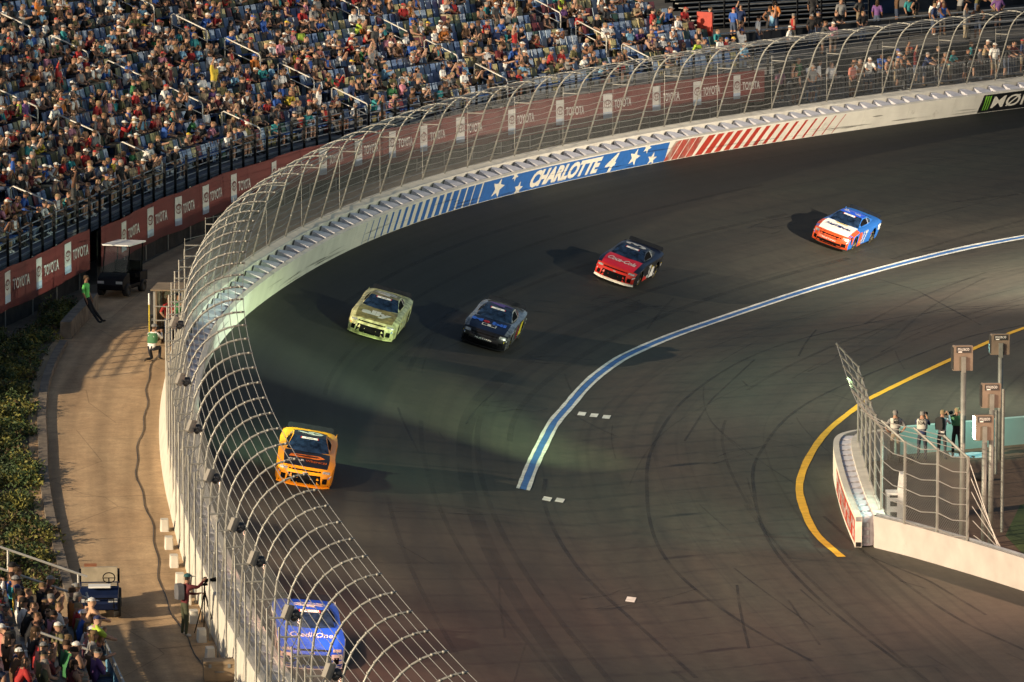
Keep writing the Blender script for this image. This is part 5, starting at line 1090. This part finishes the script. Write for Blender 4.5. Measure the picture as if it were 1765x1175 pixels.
# plywood camera platform
M_PLY = mat('plywood', (.20,.15,.10), .85, var=.2, scale=2.5)
s_ = s_of_y(201); b, t, n, be = frame(s_); pf = thing('camera_platform', 'plywood camera hut clamped to the back of the fence', 'platform', op(s_, 1.55, 0)); ax = (t, n, Vector((0,0,1))); O = pf.location
for a in (-1.0, 1.0):
    for q in (-.55, .45): mb = MB(); mb.box(t*a+n*q+Vector((0,0,1.0)), (.07,.07,2.0), ax); mb.build('post', [M_GALV], pf)
mb = MB(); mb.box(t*1.0-n*.05+Vector((0,0,1.0)), (.03,1.05,1.9), ax); mb.build('back_panel', [M_PLY], pf)
mb = MB(); mb.box(-n*.58+t*.35+Vector((0,0,1.0)), (1.3,.03,1.9), ax); mb.build('side_panel', [M_PLY], pf)
mb = MB(); mb.box(Vector((0,0,2.03))-n*.05, (2.2,1.25,.05), ax); mb.build('roof_panel', [M_PLY], pf)
for h in (.95, 1.45): mb = MB(); mb.tube([-t*1.05-n*.55+Vector((0,0,h)), -t*1.05+n*.45+Vector((0,0,h))], .025, 6); mb.build('rail', [M_GALV], pf)
for q, (sn, d) in enumerate((('red', 0.0), ('green', .45))):
    lk = look(rg, sn, 'navy' if q else None, None, False); person('d_cam' if q else 'd_hips', lk, O-t*(.4-.7*q)-n*(.15-.25*q)+Vector((0,0,.01)), rz_to(n*.8-t*.5), f'person in {sn} shirt standing inside the plywood camera hut')
mb = MB(); mb.tube([O-t*.9-n*.75, O-t*.9-n*.75+Vector((0,0,1.5))], .022, 6); mb.tube([O-t*.9-n*.75+Vector((0,0,1.5)), O-t*.9-n*.75+Vector((0,0,1.9))], .035, 6, 1); o = mb.build('marker_pole', [M_TYEL, M_DWHITE]); o['label'] = 'yellow marker pole with white tip beside the plywood hut'; o['category'] = 'pole'
def case(loc, d, rz, m, label, name='equipment_case'):
    r_ = thing(name, label, 'case', loc, None, (0,0,rz)); mb = MB(); mb.box((0,0,d[2]*.42), (d[0],d[1],d[2]*.8)); mb.build('body', [m], r_); mb = MB(); mb.box((0,0,d[2]*.92), (d[0]+.02,d[1]+.02,d[2]*.16)); mb.build('lid', [m], r_)
    mb = MB()
    for x in (-.3, .3): mb.box((x*d[0], -d[1]/2-.012, d[2]*.78), (.08,.02,.1))
    mb.tube([(-.12,-d[1]/2-.01,d[2]*.5),(-.1,-d[1]/2-.05,d[2]*.5),(.1,-d[1]/2-.05,d[2]*.5),(.12,-d[1]/2-.01,d[2]*.5)], .012, 5); mb.build('latch', [M_RAIL], r_)
case(op(s_of_y(203.2), 2.55, 0), (.34,.3,.62), .3, M_PACK, 'black upright equipment case standing beside the plywood hut')
case(op(s_of_y(149.6), 1.35, 0), (.85,.55,.55), .1, mat('tan_case', (.26,.19,.12), .7), 'tan equipment box on the road by the fence foot')
# ================================================================ inner wall, pit-side fence and lamps on the right
M_DIRT = sheet_mat('brown_dirt', (0.075, 0.045, 0.03), (0.13, 0.085, 0.055), 0.95, (0.5, 0.5), 7.0, uv=False, bump=0.9)
M_GRASS = sheet_mat('short_grass', (0.03, 0.05, 0.012), (0.06, 0.085, 0.02), 0.9, (0.6, 0.6), 14.0, uv=False, bump=0.9)
mb = MB(); mb.add([(11.7,175.9,.010),(16.0,169.5,.010),(30,150,.010),(60,170,.010),(60,225,.010),(24,201.2,.010),(17.7,197.2,.010),(13.4,194.8,.010),(11.6,192.5,.010)], [tuple(range(9))]); mb.build('dirt_ground', [M_DIRT], kind='structure')
mb = MB(); mb.add([(15.9,173.5,.016),(18,170,.016),(26,165,.016),(30,190,.016),(20,187,.016),(16.6,183.5,.016),(15.6,177.5,.016)], [tuple(range(7))]); mb.build('grass_patch', [M_GRASS], kind='structure')
IN = [(10.72,175.4),(10.68,180),(10.72,185),(10.85,190),(11.1,192.2),(11.6,193.3),(12.3,193.9)]
ib = thing('inner_barrier', 'short white barrier wall with red lettering panel ending beside the yellow line', 'barrier', (10.8,182,0))
def off_path(P, d):
    P = np.array(P, float); tx = np.gradient(P[:,0]); ty = np.gradient(P[:,1]); l = np.hypot(tx, ty); return np.column_stack([P[:,0]+ty/l*d, P[:,1]-tx/l*d])
INd = _catmull(np.column_stack([np.array(IN), np.zeros(len(IN))]), 6)[:, :2]
def wall_run(P, prof):
    cache = {d: off_path(P, d) for d in {q[0] for q in prof}}; return [[Vector((*cache[d][i], h)) for d, h in prof] for i in range(len(P))]
for i in range(0, len(INd)-1, 6):
    seg = INd[i:i+7]; mb = MB(); pr = [(0,0),(.012,.19),(0,.21),(0,.39),(.012,.4),(0,.41),(0,.59),(.012,.6),(0,.61),(0,.79),(.012,.8),(0,.81),(0,1.0),(.2,1.0),(.2,0)]
    full = wall_run(INd, pr)[i:i+7]; mb.grid(full, flip=True); mb.add(full[0], [tuple(range(len(pr)))]); mb.add(full[-1], [tuple(range(len(pr)))[::-1]]); mb.build('wall_panel', [M_WHITE], ib, world=True)
c1 = off_path(INd, .6); c2 = off_path(INd, .95); mb = MB(); mb.grid([[Vector((*a, 0)), Vector((*a, 1.03)), Vector((*b, 1.03)), Vector((*b, 0))] for a, b in zip(c1, c2)], flip=True); mb.build('concrete_backing', [M_CONC], ib, world=True)
f0 = off_path(INd, .21); L_ = np.concatenate([[0], np.cumsum(np.hypot(*np.diff(f0, axis=0).T))])
for d in np.arange(.5, 17.0, 1.15):
    x, y = np.interp(d, L_, f0[:,0]), np.interp(d, L_, f0[:,1]); i = min(np.searchsorted(L_, d), len(f0)-1); t_ = Vector((*(f0[i]-f0[max(i-1,0)]), 0)).normalized(); nn = Vector((t_.y, -t_.x, 0)); m = Matrix.Identity(4)
    for c, v in enumerate((t_*-1, nn, Vector((0,0,1)))):
        for r_ in range(3): m[r_][c] = v[r_]*(0.92 if c == 0 else 1)
    m.translation = Vector((x, y, .03))-ib.location; inst('foam_block', fme, ib, m)
mb = MB(); q = off_path(INd, -.006); idx = [i for i in range(len(q)) if 175.2 < q[i][1] < 186.5]; mb.grid([[Vector((*q[i], h)) for h in (.12, .86)] for i in idx], flip=False); mb.build('red_panel', [M_WRED], ib, world=True)
q2 = off_path(INd, -.011)
for k in range(16):
    y0 = 175.9+k*.64
    for h0, h1 in ((.22,.5),(.55,.78)):
        mb = MB()
        if rr.random() < .85: mb.add([Vector((float(np.interp(y, q2[:,1], q2[:,0])), y, h)) for y, h in ((y0,h0),(y0+rr.uniform(.3,.5),h0),(y0+.42,h1),(y0,h1))], [(0,1,2,3),(3,2,1,0)]); mb.build('letter_mark', [M_BWHITE], ib, world=True)
# steel end frame between barrier and wall
mb = MB()
for h in (.2,.45,.7): mb.box((10.98,175.5,h), (.34,.12,.16))
mb.build('end_frame', [M_RAIL], ib, world=True); mb = MB(); mb.box((10.82,175.36,.5), (.22,.04,.98)); mb.build('end_cap', [M_WHITE], ib, world=True)
for h in (.1, .9): mb = MB(); mb.box((10.82,175.335,h), (.16,.02,.14)); mb.build('reflector', [M_BLACK if h < .5 else M_RAIL], ib, world=True)
# concrete pit wall running to the lower right
PW = [(11.32,175.35),(12.2,173.9),(13.2,172.0),(14.3,169.8),(15.6,167.0),(17.5,163),(21,155.5),(26,145)]
pw = thing('pit_wall', 'white concrete wall running to the lower right below the fence', 'wall', (13.2,172,0)); PWd = _catmull(np.column_stack([np.array(PW), np.zeros(len(PW))]), 5)[:, :2]
for i in range(0, len(PWd)-1, 5):
    full = wall_run(PWd, [(0,0),(.02,.45),(.05,1.0),(-.25,1.0),(-.30,0)])[i:i+6]; mb = MB(); mb.grid(full); mb.add(full[0], [(0,1,2,3,4)]); mb.build('wall_section', [mat('pit_wall_white', (.33,.32,.30), .7, var=.08, scale=1.2, dirt=((.28,.26,.23), 1.3, .6))], pw, world=True)
mb = MB(); q = off_path(PWd, -.10); mb.tube([Vector((*p, 1.04)) for p in q], .05, 6); mb.build('cap_rail', [M_RAIL], pw, world=True)
# fence on both
M_GREENPOST = mat('fence_post_grey', (.18,.19,.175), .5, .3)
def link_mesh(mb, a, b, h0, h1, p=.11, r=.0045):
    a, b = Vector(a), Vector(b); X = b-a; W = X.length; X.normalize(); H_ = h1-h0; N = X.cross(Vector((0,0,1)))
    def P2(x, z): return a+X*x+Vector((0,0,h0+z))
    for s_ in (1, -1):
        for q in range(-int(H_/p)-1, int((W+H_)/p)+2):
            c = q*p; z0, z1 = (max(0, -c), min(H_, W-c)) if s_ == 1 else (max(0, c-W), min(H_, c)); f = (lambda z: c+z) if s_ == 1 else (lambda z: c-z)
            if z1-z0 > .02:
                u, v = P2(f(z0), z0), P2(f(z1), z1); d = (v-u).normalized(); e = d.cross(N).normalized()*r; mb.add([u-e, u+e, v+e, v-e], [(0,1,2,3)]); 
pf2 = thing('pit_fence', 'grey chain-link fence with angled tops above the inner wall', 'fence', (11.7,176,1.0))
FP = [(11.72,190.4),(11.68,187.6),(11.64,184.8),(11.60,182.0),(11.58,179.2),(11.60,176.4)]; FP2 = [(11.60,176.4),(12.15,173.85),(13.05,172.35),(13.85,170.75)]
for j_, path in enumerate((FP, FP2)):
    for i, (x, y) in enumerate(path):
        if j_ == 1 and i == 0: continue
        o_ = Vector((-.62,-.05,.62)) if j_ == 0 else Vector((-.55,.55,.42)); base_ = Vector((x, y, 1.0)); top = base_+Vector((0,0,2.65 if j_ == 0 else 2.6)); mb = MB(); mb.tube([base_, top], .045, 7); mb.build('post', [M_GREENPOST], pf2, world=True); mb = MB(); mb.tube([top-Vector((0,0,.05)), top+o_*1.25], .04, 6); mb.build('outrigger', [M_GREENPOST], pf2, world=True)
    for (x0, y0), (x1, y1) in zip(path[:-1], path[1:]):
        mb = MB(); link_mesh(mb, (x0,y0,0), (x1,y1,0), 1.02, 3.6); mb.build('wire_panel', [M_LINK], pf2, world=True)
        for h in (1.1, 1.6, 2.1, 2.6, 3.1, 3.55): mb = MB(); a_, b_ = Vector((x0,y0,h)), Vector((x1,y1,h)); mb.tube([a_, (a_+b_)/2-Vector((0,0,.10 if j_ else .02)), b_], .014, 4); mb.build('cable', [M_WIRE], pf2, world=True)
        o_ = Vector((-.62,-.05,.62)) if j_ == 0 else Vector((-.55,.55,.42)); 
        for q in (.4, .8, 1.2): mb = MB(); mb.tube([Vector((x0,y0,3.6))+o_*q, Vector((x1,y1,3.6))+o_*q], .013, 4); mb.build('cable', [M_WIRE], pf2, world=True)
        if j_ == 0:
            mb = MB(); A, B_ = Vector((x0,y0,3.62)), Vector((x1,y1,3.62))
            for q in range(24): k = q/24; mb.add([A+(B_-A)*k, A+(B_-A)*(k+.004), A+(B_-A)*(k+.004)+o_*1.2, A+(B_-A)*k+o_*1.2], [(0,1,2,3)])
            mb.build('top_wire', [M_WIRE], pf2, world=True)
for k in range(6): mb = MB(); mb.tube([(13.9+.03*k,170.8,3.4-.45*k), (14.9+.12*k,168.9,.3)], .014, 4); mb.build('guy_cable', [M_WIRE], pf2, world=True)
# white stepped block
wb_ = thing('stepped_block', 'white stepped plastic block with dark slots behind the pit fence', 'block', (12.3,180.5,0))
mb = MB(); mb.prism([(-.28,0),(.34,0),(.34,1.55),(.16,1.55),(.10,.95),(-.28,.95)], lambda u, v, k: Vector((u, -.35+.7*k, v))); mb.build('body', [M_DWHITE], wb_)
for z_ in (.25, .6): mb = MB(); mb.box((-.06,-.355,z_), (.22,.02,.16)); mb.build('slot', [M_BLACK], wb_)
mb = MB(); mb.box((-.06,-.355,.84), (.26,.02,.08)); mb.build('slot', [M_BLACK], wb_)
# pale wall behind the photographers
M_AQUA = mat('pale_aqua_wall', (.36,.52,.46), .5, var=.06, scale=.8)
AQ = [(13.3,194.4),(15.5,195.6),(17.9,196.9),(21,199),(26,203)]
aq = thing('far_pit_wall', 'pale aqua wall behind the four photographers', 'wall', (15.5,195.6,0))
for (x0,y0),(x1,y1) in zip(AQ[:-1], AQ[1:]):
    a, b_ = Vector((x0,y0,0)), Vector((x1,y1,0)); d = (b_-a).normalized(); nn = Vector((-d.y, d.x, 0)); mb = MB(); mb.box((a+b_)/2+Vector((0,0,.48)), ((b_-a).length-.02,.3,.96), (d, nn, Vector((0,0,1)))); mb.build('wall_section', [M_AQUA], aq, world=True)
o = MB(); o.grid([[Vector((15.1+.4*i, 193.6+.35*j, .03+.03*math.sin(i*2+j))) for i in range(4)] for j in range(4)]); q = o.build('tarp', [mat('pale_tarp', (.35,.50,.55), .5)]); q['label'] = 'pale blue tarp lying by the aqua wall'; q['category'] = 'tarp'
# photographers
rg = random.Random(31)
PHO = [(13.15,193.0,'d_hips','grey','305',0.1,'person in white numbered vest and tan trousers, leftmost of the four photographers',(.20,.16,.11)),(14.05,192.8,'d_cam','navy','10A',-.25,'person in white numbered vest and dark jacket, second of the four photographers',(.03,.035,.05)),
       (14.75,193.1,'d_cam','white','',-.5,'person in white shirt with black backpack, third of the four photographers',(.05,.055,.06)),(15.3,193.6,'d_cam','black','',-.2,'person in green vest raising a camera, rightmost of the four photographers',(.012,.012,.014))]
for x, y, key, sn, num, yaw, lb, pt in PHO:
    lk = look(rg, sn, None, pt, False); lk['cap'] = None; lk['shorts'] = False; lk['lh'] = False; lk['skin'] = SKIN[0]; o = person(key, lk, (x, y, .012), yaw, lb, 'photographers behind the inner wall', .98)
    if num: vest(o, key, mat('white_vest', (.42,.40,.36), .8)); vest_text(o, key, num, M_BLACK, .22, .13); vest_text(o, key, 'MEDIA', M_BLACK, .2, .05, .15, 'vest_word')
    elif sn == 'white': pack(o, key)
    else: vest(o, key, M_VEST)
    if key == 'd_cam': d = Matrix.Rotation(yaw, 3, 'Z') @ Vector((0, .46, 1.56)); camera_thing(Vector((x, y, 0))+d, yaw, f'black camera with long lens raised by the {"second" if num else ("third" if sn=="white" else "rightmost")} photographer', .34)
# lamp poles with box heads
M_BOX = mat('lamp_box_brown', (.16,.125,.095), .55, var=.12, scale=3); M_BOXD = mat('lamp_label_dark', (.03,.03,.03), .5)
def lamp_pole(x, y, h, bw, bh, yaw, label, lit=False):
    r_ = thing('lamp_pole', label, 'light pole', (x, y, 0), 'brown box lamps on poles behind the pit fence', (0, 0, yaw)); mb = MB(); mb.tube([(0,0,0),(0,0,h)], .085, 10); mb.build('pole', [M_GREENPOST], r_, smooth=True)
    mb = MB(); mb.box((0,-.02,h+.1), (.14,.06,.8)); mb.build('bracket', [M_GREENPOST], r_)
    mb = MB(); 
    def bx(u, v, k): return Vector((u*(1.0-.06*k), .03+.52*k, h+.45+v-.05*k))
    mb.prism([(-bw/2,-bh/2),(bw/2,-bh/2),(bw/2,bh/2-.03),(bw/2-.03,bh/2),(-bw/2+.03,bh/2),(-bw/2,bh/2-.03)], bx); mb.build('lamp_box', [M_BOX], r_)
    mb = MB(); mb.box((0,.018,h+.45+bh*.33), (bw*.74,.02,bh*.24)); mb.build('label_plate', [M_BOXD], r_)
    vs, fs, w0, h0 = text2d('musco', 1.0, 0, .03); mb = MB(); mb.add([Vector((-bw*.30+px/w0*bw*.60, .004, h+.45+bh*.29+py/h0*bh*.11)) for px, py in vs], fs); mb.add(mb.v, [f[::-1] for f in mb.f]); mb.build('lettering', [M_DWHITE], r_)
    mb = MB(); mb.box((-bw*.18,.004,h+.45+bh*.245), (bw*.2,.006,.03)); mb.build('label_bar', [M_DWHITE], r_)
    mb = MB(); mb.box((-bw/2-.012,.30,h+.42), (.02,.42,bh*.86)); mb.build('lens', [mat('lamp_lens_lit', (.8,.85,.8), .3, emit=((.75,1.0,.85), 14.0 if True else 0))] if lit else [M_BOXD], r_)
lamp_pole(14.15,176.6,5.35,.60,.80,R(4),'brown box lamp on the tallest front pole, nearest the photographers',False)
lamp_pole(15.0,176.0,4.25,.58,.78,R(4),'brown box lamp on the middle pole, above the lit one')
lamp_pole(14.72,175.2,3.35,.56,.80,R(4),'lowest brown box lamp with a glowing left edge',True)
lamp_pole(16.75,193.2,3.55,.62,.72,R(4),'brown box lamp on the rearmost pole by the aqua wall')
for x, y, h in ((16.35,190,2.2),(15.55,178.2,4.6)): 
    mb = MB(); mb.tube([(x,y,0),(x,y,h)], .05, 8); o = mb.build('thin_pole', [M_GREENPOST]); o['label'] = 'thin grey pole standing in the dirt behind the lamps' if h < 3 else 'thin grey pole close behind the lit box lamp'; o['category'] = 'pole'
# bags on the ground
for x, y, lb in ((15.7,188.5,'dark kit bag on the dirt behind the lamp poles'),(13.5,192.3,'small dark bag by the feet of the leftmost photographer')):
    mb = MB(); mb.lathe([(.001,-.26),(.10,-.25),(.14,-.15),(.15,0),(.14,.15),(.10,.25),(.001,.26)], (x,y,.14), (1,.2,0), 10); mb.tube([(x-.12,y,.2),(x,y,.36),(x+.12,y,.2)], .015, 5); o = mb.build('kit_bag', [M_PACK], smooth=True); o['label'] = lb; o['category'] = 'bag'

# ================================================================ concourse at the upper right
M_PAVE = sheet_mat('concourse_paving', (.05,.048,.046), (.085,.08,.072), .9, (.4,.4), 10, uv=False)  # base colour darkened to hold the shade over the concourse
sC0 = GS1+1.5; st = np.arange(sC0-3, S1+6, 2.0); mb = MB(); mb.grid([[op(s, o, .012) for o in (75, 40, 20, 10, 7.2)] for s in st]); mb.build('concourse', [M_PAVE], kind='structure')
def barricade(s, o, k):
    b, t, n, be = frame(s); p = op(s, o, .012); r_ = thing('barricade', f'grey steel crowd barricade beside the concourse, {ORD[k]} from the banner end', 'barricade', p, 'steel barricades along the concourse', (0, 0, math.atan2(t.y, t.x))); L = 2.3
    mb = MB(); mb.tube([(-L/2,0,.05),(-L/2,0,1.02),(-L/2+.08,0,1.1),(L/2-.08,0,1.1),(L/2,0,1.02),(L/2,0,.05)], .022, 6); mb.tube([(-L/2,0,.22),(L/2,0,.22)], .018, 5); mb.build('frame', [M_RAIL], r_)
    mb = MB()
    for q in range(17): x = -L/2+L*(q+1)/18; mb.tube([(x,0,.22),(x,0,1.1)], .010, 4, cap=False)
    mb.build('bars', [M_RAIL], r_)
    for x in (-.8, .8): mb = MB(); mb.box((x,0,.025), (.05,.6,.03)); mb.build('foot', [M_RAIL], r_)
for k in range(11): barricade(sC0+2+2.45*k, 8.3, k)
TER = 1.5
M_TERW = mat('terrace_wall', (.022,.025,.03), .85, var=.25, scale=1.2)
tw_ = thing('terrace_wall', 'dark concrete wall holding up the upper concourse behind the barricades', 'wall', op(sC0+12, 12, 0)); sq = np.arange(sC0-3, S1+6, 2.4)
for a, b in zip(sq[:-1], sq[1:]):
    mb = MB(); mb.grid([[op(s, o, z) for o, z in ((11.9,.0),(11.9,TER),(11.86,TER+.01),(11.86,TER+.12),(12.3,TER+.12))] for s in (a+.01, b-.01)]); mb.build('wall_block', [M_TERW], tw_, world=True)
mb = MB(); mb.grid([[op(s, o, TER+.02) for o in (75, 40, 20, 12.2)] for s in sq]); mb.build('upper_concourse', [M_PAVE], kind='structure')
rl = thing('terrace_rail', 'pale counter rail along the edge of the upper concourse', 'railing', op(sC0+12, 12.6, TER))
mb = MB()
for a, b in zip(sq[:-1], sq[1:]):
    mb = MB(); pa, pb = op(a, 12.7, TER+1.0), op(b, 12.7, TER+1.0); mb.box((pa+pb)/2, ((pb-pa).length,.3,.05), ((pb-pa).normalized(), (pb-pa).normalized().cross(Vector((0,0,1))), Vector((0,0,1)))); mb.build('counter', [M_PLANK], rl, world=True)
    mb = MB(); mb.tube([op(a, 12.7, TER), op(a, 12.7, TER+1.0)], .035, 6); mb.build('rail_post', [M_STEELDK], rl, world=True)
for a, b in zip(sq[:-1], sq[1:]):
    pa, pb = op(a, 18.2, TER+1.0), op(b, 18.2, TER+1.0); mb = MB(); mb.box((pa+pb)/2, ((pb-pa).length,.3,.05), ((pb-pa).normalized(), (pb-pa).normalized().cross(Vector((0,0,1))), Vector((0,0,1)))); mb.build('counter', [M_PLANK], rl, world=True)
    mb = MB(); mb.box((pa+pb)/2-Vector((0,0,.5)), ((pb-pa).length-.1,.06,.85), ((pb-pa).normalized(), (pb-pa).normalized().cross(Vector((0,0,1))), Vector((0,0,1)))); mb.build('counter_panel', [M_TERW], rl, world=True)
rg = random.Random(55); k = 0
spots = []
for q in range(26): spots.append((sC0+.5+q*1.05+rg.uniform(-.4,.4), 8.95+rg.uniform(0,.5), 't1' if rg.random() < .6 else 't0'))
for q in range(12): spots.append((sC0-2+rg.uniform(0,34), rg.uniform(9.9, 11.4), rg.choice(STAND)))
for q in range(60): spots.append((sC0-3+rg.uniform(0,40), rg.choice([rg.uniform(13.1,14.6), rg.uniform(16.8,18.0), rg.uniform(18.8,26)]), rg.choice(STAND)))
spots += [(sC0+1.0, 7.9, 't4'), (sC0+2.5, 8.0, 't2'), (sC0+5.4, 7.7, 't0')]
lab8 = []
for i, (s, o, key) in enumerate(sorted(spots)):
    if s > S1+3: continue
    lk = look(rg); b, t, n, be = frame(s); d_ = Matrix.Rotation(rg.uniform(-.7,.7), 3, 'Z') @ (n if o < 11 or rg.random() < .5 else t); p = op(s, o, .012 if o < 11.6 else TER+.03)
    if not vis(p+Vector((0,0,1)), 20): continue
    lab8.append((key, lk, p, d_, o)); k += 1
for i, (key, lk, p, d_, o) in enumerate(lab8):
    w_ = 'at the barricades' if o < 11.6 else 'on the upper concourse'; grp = [q for q in range(len(lab8)) if (lab8[q][4] < 11.6) == (o < 11.6)]; grp.sort(key=lambda q: proj(lab8[q][2])[0])
    lb = f"person in {lk['sn']} {'tank top' if lk['tank'] else 'shirt'}{(', '+lk['cn']+' cap') if lk['cn'] else ''}, {w_}, {ORD[grp.index(i)]} from left"
    person(key, lk, p, rz_to(d_), lb, 'people standing on the concourse', rg.uniform(.92,1.05))
# empty bleacher behind the concourse
bs = thing('empty_bleacher', 'empty grey aluminium bleacher with rails behind the concourse', 'bleacher', (12.6,310,5.83)); dX = Vector((.80,.60,0)); dY = Vector((-.60,.80,0))
for q in range(7):
    mb = MB(); mb.box(dX*2.5+dY*(.7*q)+Vector((0,0,.45+.42*q)), (12,.28,.05), (dX,dY,Vector((0,0,1)))); mb.build('seat_plank', [M_PLANK], bs); mb = MB(); mb.box(dX*2.5+dY*(.7*q-.35)+Vector((0,0,.22+.42*q)), (12,.4,.05), (dX,dY,Vector((0,0,1)))); mb.build('foot_plank', [M_PLANK], bs)
    mb = MB(); mb.box(dX*2.5+dY*(.7*q+.36)+Vector((0,0,.25+.42*q)), (12,.03,.5), (dX,dY,Vector((0,0,1)))); mb.build('riser', [M_STEELDK], bs)
for q in range(8): mb = MB(); mb.box(dX*(-3.5+12*q/7)-dY*.6+Vector((0,0,.75)), (.08,.08,1.5), (dX,dY,Vector((0,0,1)))); mb.build('rail_post', [M_STEELDK], bs)
for h in (.5,.9,1.3): mb = MB(); mb.tube([dX*-3.5-dY*.6+Vector((0,0,h)), dX*8.5-dY*.6+Vector((0,0,h))], .025, 5); mb.build('rail', [M_RAIL], bs)
# blue concession stalls and a dark shed closing the view
M_DKBLUE = mat('stall_blue', (.012,.03,.07), .7, var=.3, scale=1); M_DKWALL = mat('shed_wall', (.05,.05,.055), .8, var=.3, scale=.7)
def stall(x, y, w_, d_, h, m, label, rz=R(35)):
    r_ = thing('concession_stall', label, 'stall', (x, y, 5.83), None, (0,0,rz)); mb = MB(); mb.box((0,d_/2,h/2), (w_,d_,h)); mb.build('body', [m], r_)
    mb = MB(); mb.prism([(-w_/2-.2,-.5),(w_/2+.2,-.5),(w_/2+.2,d_+.2),(-w_/2-.2,d_+.2)], lambda u, v, k: Vector((u, v, h+.03+.12*k))); mb.build('roof', [M_STEELDK], r_)
    for q in range(int(w_/1.6)): mb = MB(); mb.box((-w_/2+.9+1.6*q, -.02, 1.5), (1.2,.05,1.0)); mb.build('hatch', [M_VOID], r_); mb = MB(); mb.box((-w_/2+.9+1.6*q, -.15, .95), (1.3,.3,.06)); mb.build('counter', [M_PLANK], r_)
stall(19.5,318,5.5,3,3.0,M_DKBLUE,'dark blue concession stall left of the concourse path'); stall(26.5,324,7,3,3.2,M_DKWALL,'dark grey concession stall at the top right'); stall(34,322,7,3,3.2,M_DKBLUE,'dark blue concession stall at the right edge')
mb = MB(); A = Vector((8,335,4.3)); B_ = Vector((50,352,4.3)); d = (B_-A).normalized(); nn = Vector((-d.y,d.x,0))
sh = thing('back_building', 'long dark building closing the top right background', 'building', (A+B_)/2, None, (0,0,math.atan2(d.y,d.x))); L = (B_-A).length
mb.box((0,1.5,3), (L,3,6)); mb.build('wall', [M_DKWALL], sh)
for q in range(14): mb = MB(); mb.box((-L/2+1.6+3.1*q,-.03,1.3), (1.8,.08,2.4)); mb.build('door', [M_DKBLUE if q % 2 else M_VOID], sh)
mb = MB(); mb.box((4,-.06,3.4), (18,.06,.7)); mb.build('red_sign', [M_WRED], sh)
# red end screen and coolers
mb = MB(); e = op(GS1-.3, st_o(GS1)+3.3, 3.2); mb.box(e+Vector((0,0,.6)), (.9,.06,1.6), (frame(GS1)[2]*-1, frame(GS1)[1], Vector((0,0,1)))); o = mb.build('end_screen', [M_WRED]); o['label'] = 'red screen panel at the right end of the grandstand'; o['category'] = 'screen'
for q, (ds, oo) in enumerate(((3.6,8.8),(14.5,10.9))):
    p = op(sC0+ds, oo, .012); r_ = thing('cooler', ['white cooler box beside the first barricades','white cooler box against the terrace wall'][q], 'cooler', p); mb = MB(); mb.box((0,0,.18), (.55,.35,.36)); mb.build('tub', [M_BLUEB], r_); mb = MB(); mb.box((0,0,.40), (.58,.38,.08)); mb.build('lid', [M_DWHITE], r_)

# ================================================================ light from the visible lamps and the added out-of-view poles
GRN = (.78,1.0,.76); WRM = (1.0,.86,.66)
lamp_pole(34.5,236,5.6,.9,1.0,R(-60),'out-of-view brown box lamp on a pole along the infield, beside the far cars'); lamp_pole(27.5,203,5.6,.9,1.0,R(-70),'out-of-view brown box lamp on a pole along the infield, right of the aqua wall'); lamp_pole(24.0,166,5.6,.9,1.0,R(-90),'out-of-view brown box lamp on a pole along the infield, right of the pit wall')  # out-of-view poles added: they throw car shadows left and warm the near track
spot('lamp_light', (13.6,176.9,5.9), (-10.2,203,2.7), 60000, GRN, 13, .9)
spot('lamp_light', (13.6,176.8,5.8), (-3.5,201,.8), 75000, (.72,1.0,.5), 20, 1.0)
spot('lamp_light', (14.3,175.6,3.8), (11.0,177.2,.9), 1300, (.6,1.0,.8), 70, .8)
spot('lamp_light', (16.3,193.6,4.0), (15.5,195.5,.3), 420, (.5,1.0,.85), 100, .8)
spot('lamp_light', (33.8,236.4,6.1), (11,257,2.5), 55000, WRM, 130, 1.0)
spot('lamp_light', (26.8,203.3,6.1), (-6,214,2), 16000, (.88,1.0,.74), 80, .9)
spot('lamp_light', (23.3,166,6.1), (-5,172,1), 11000, (1.0,.62,.42), 110, 1.0)
for k, (r_, pos, aim) in enumerate(FLO):                 # the fence floodlights throw warm and, at the far end, greenish light on the lanes below
    c_ = (1.0,.50,.34) if k < 5 else ((1.0,.72,.48) if k < 7 else (.62,1.0,.58)); p_ = Vector(pos); spot('fence_light', p_, p_+aim*9, 4200 if k < 7 else 3000, c_, 105, 1.0)
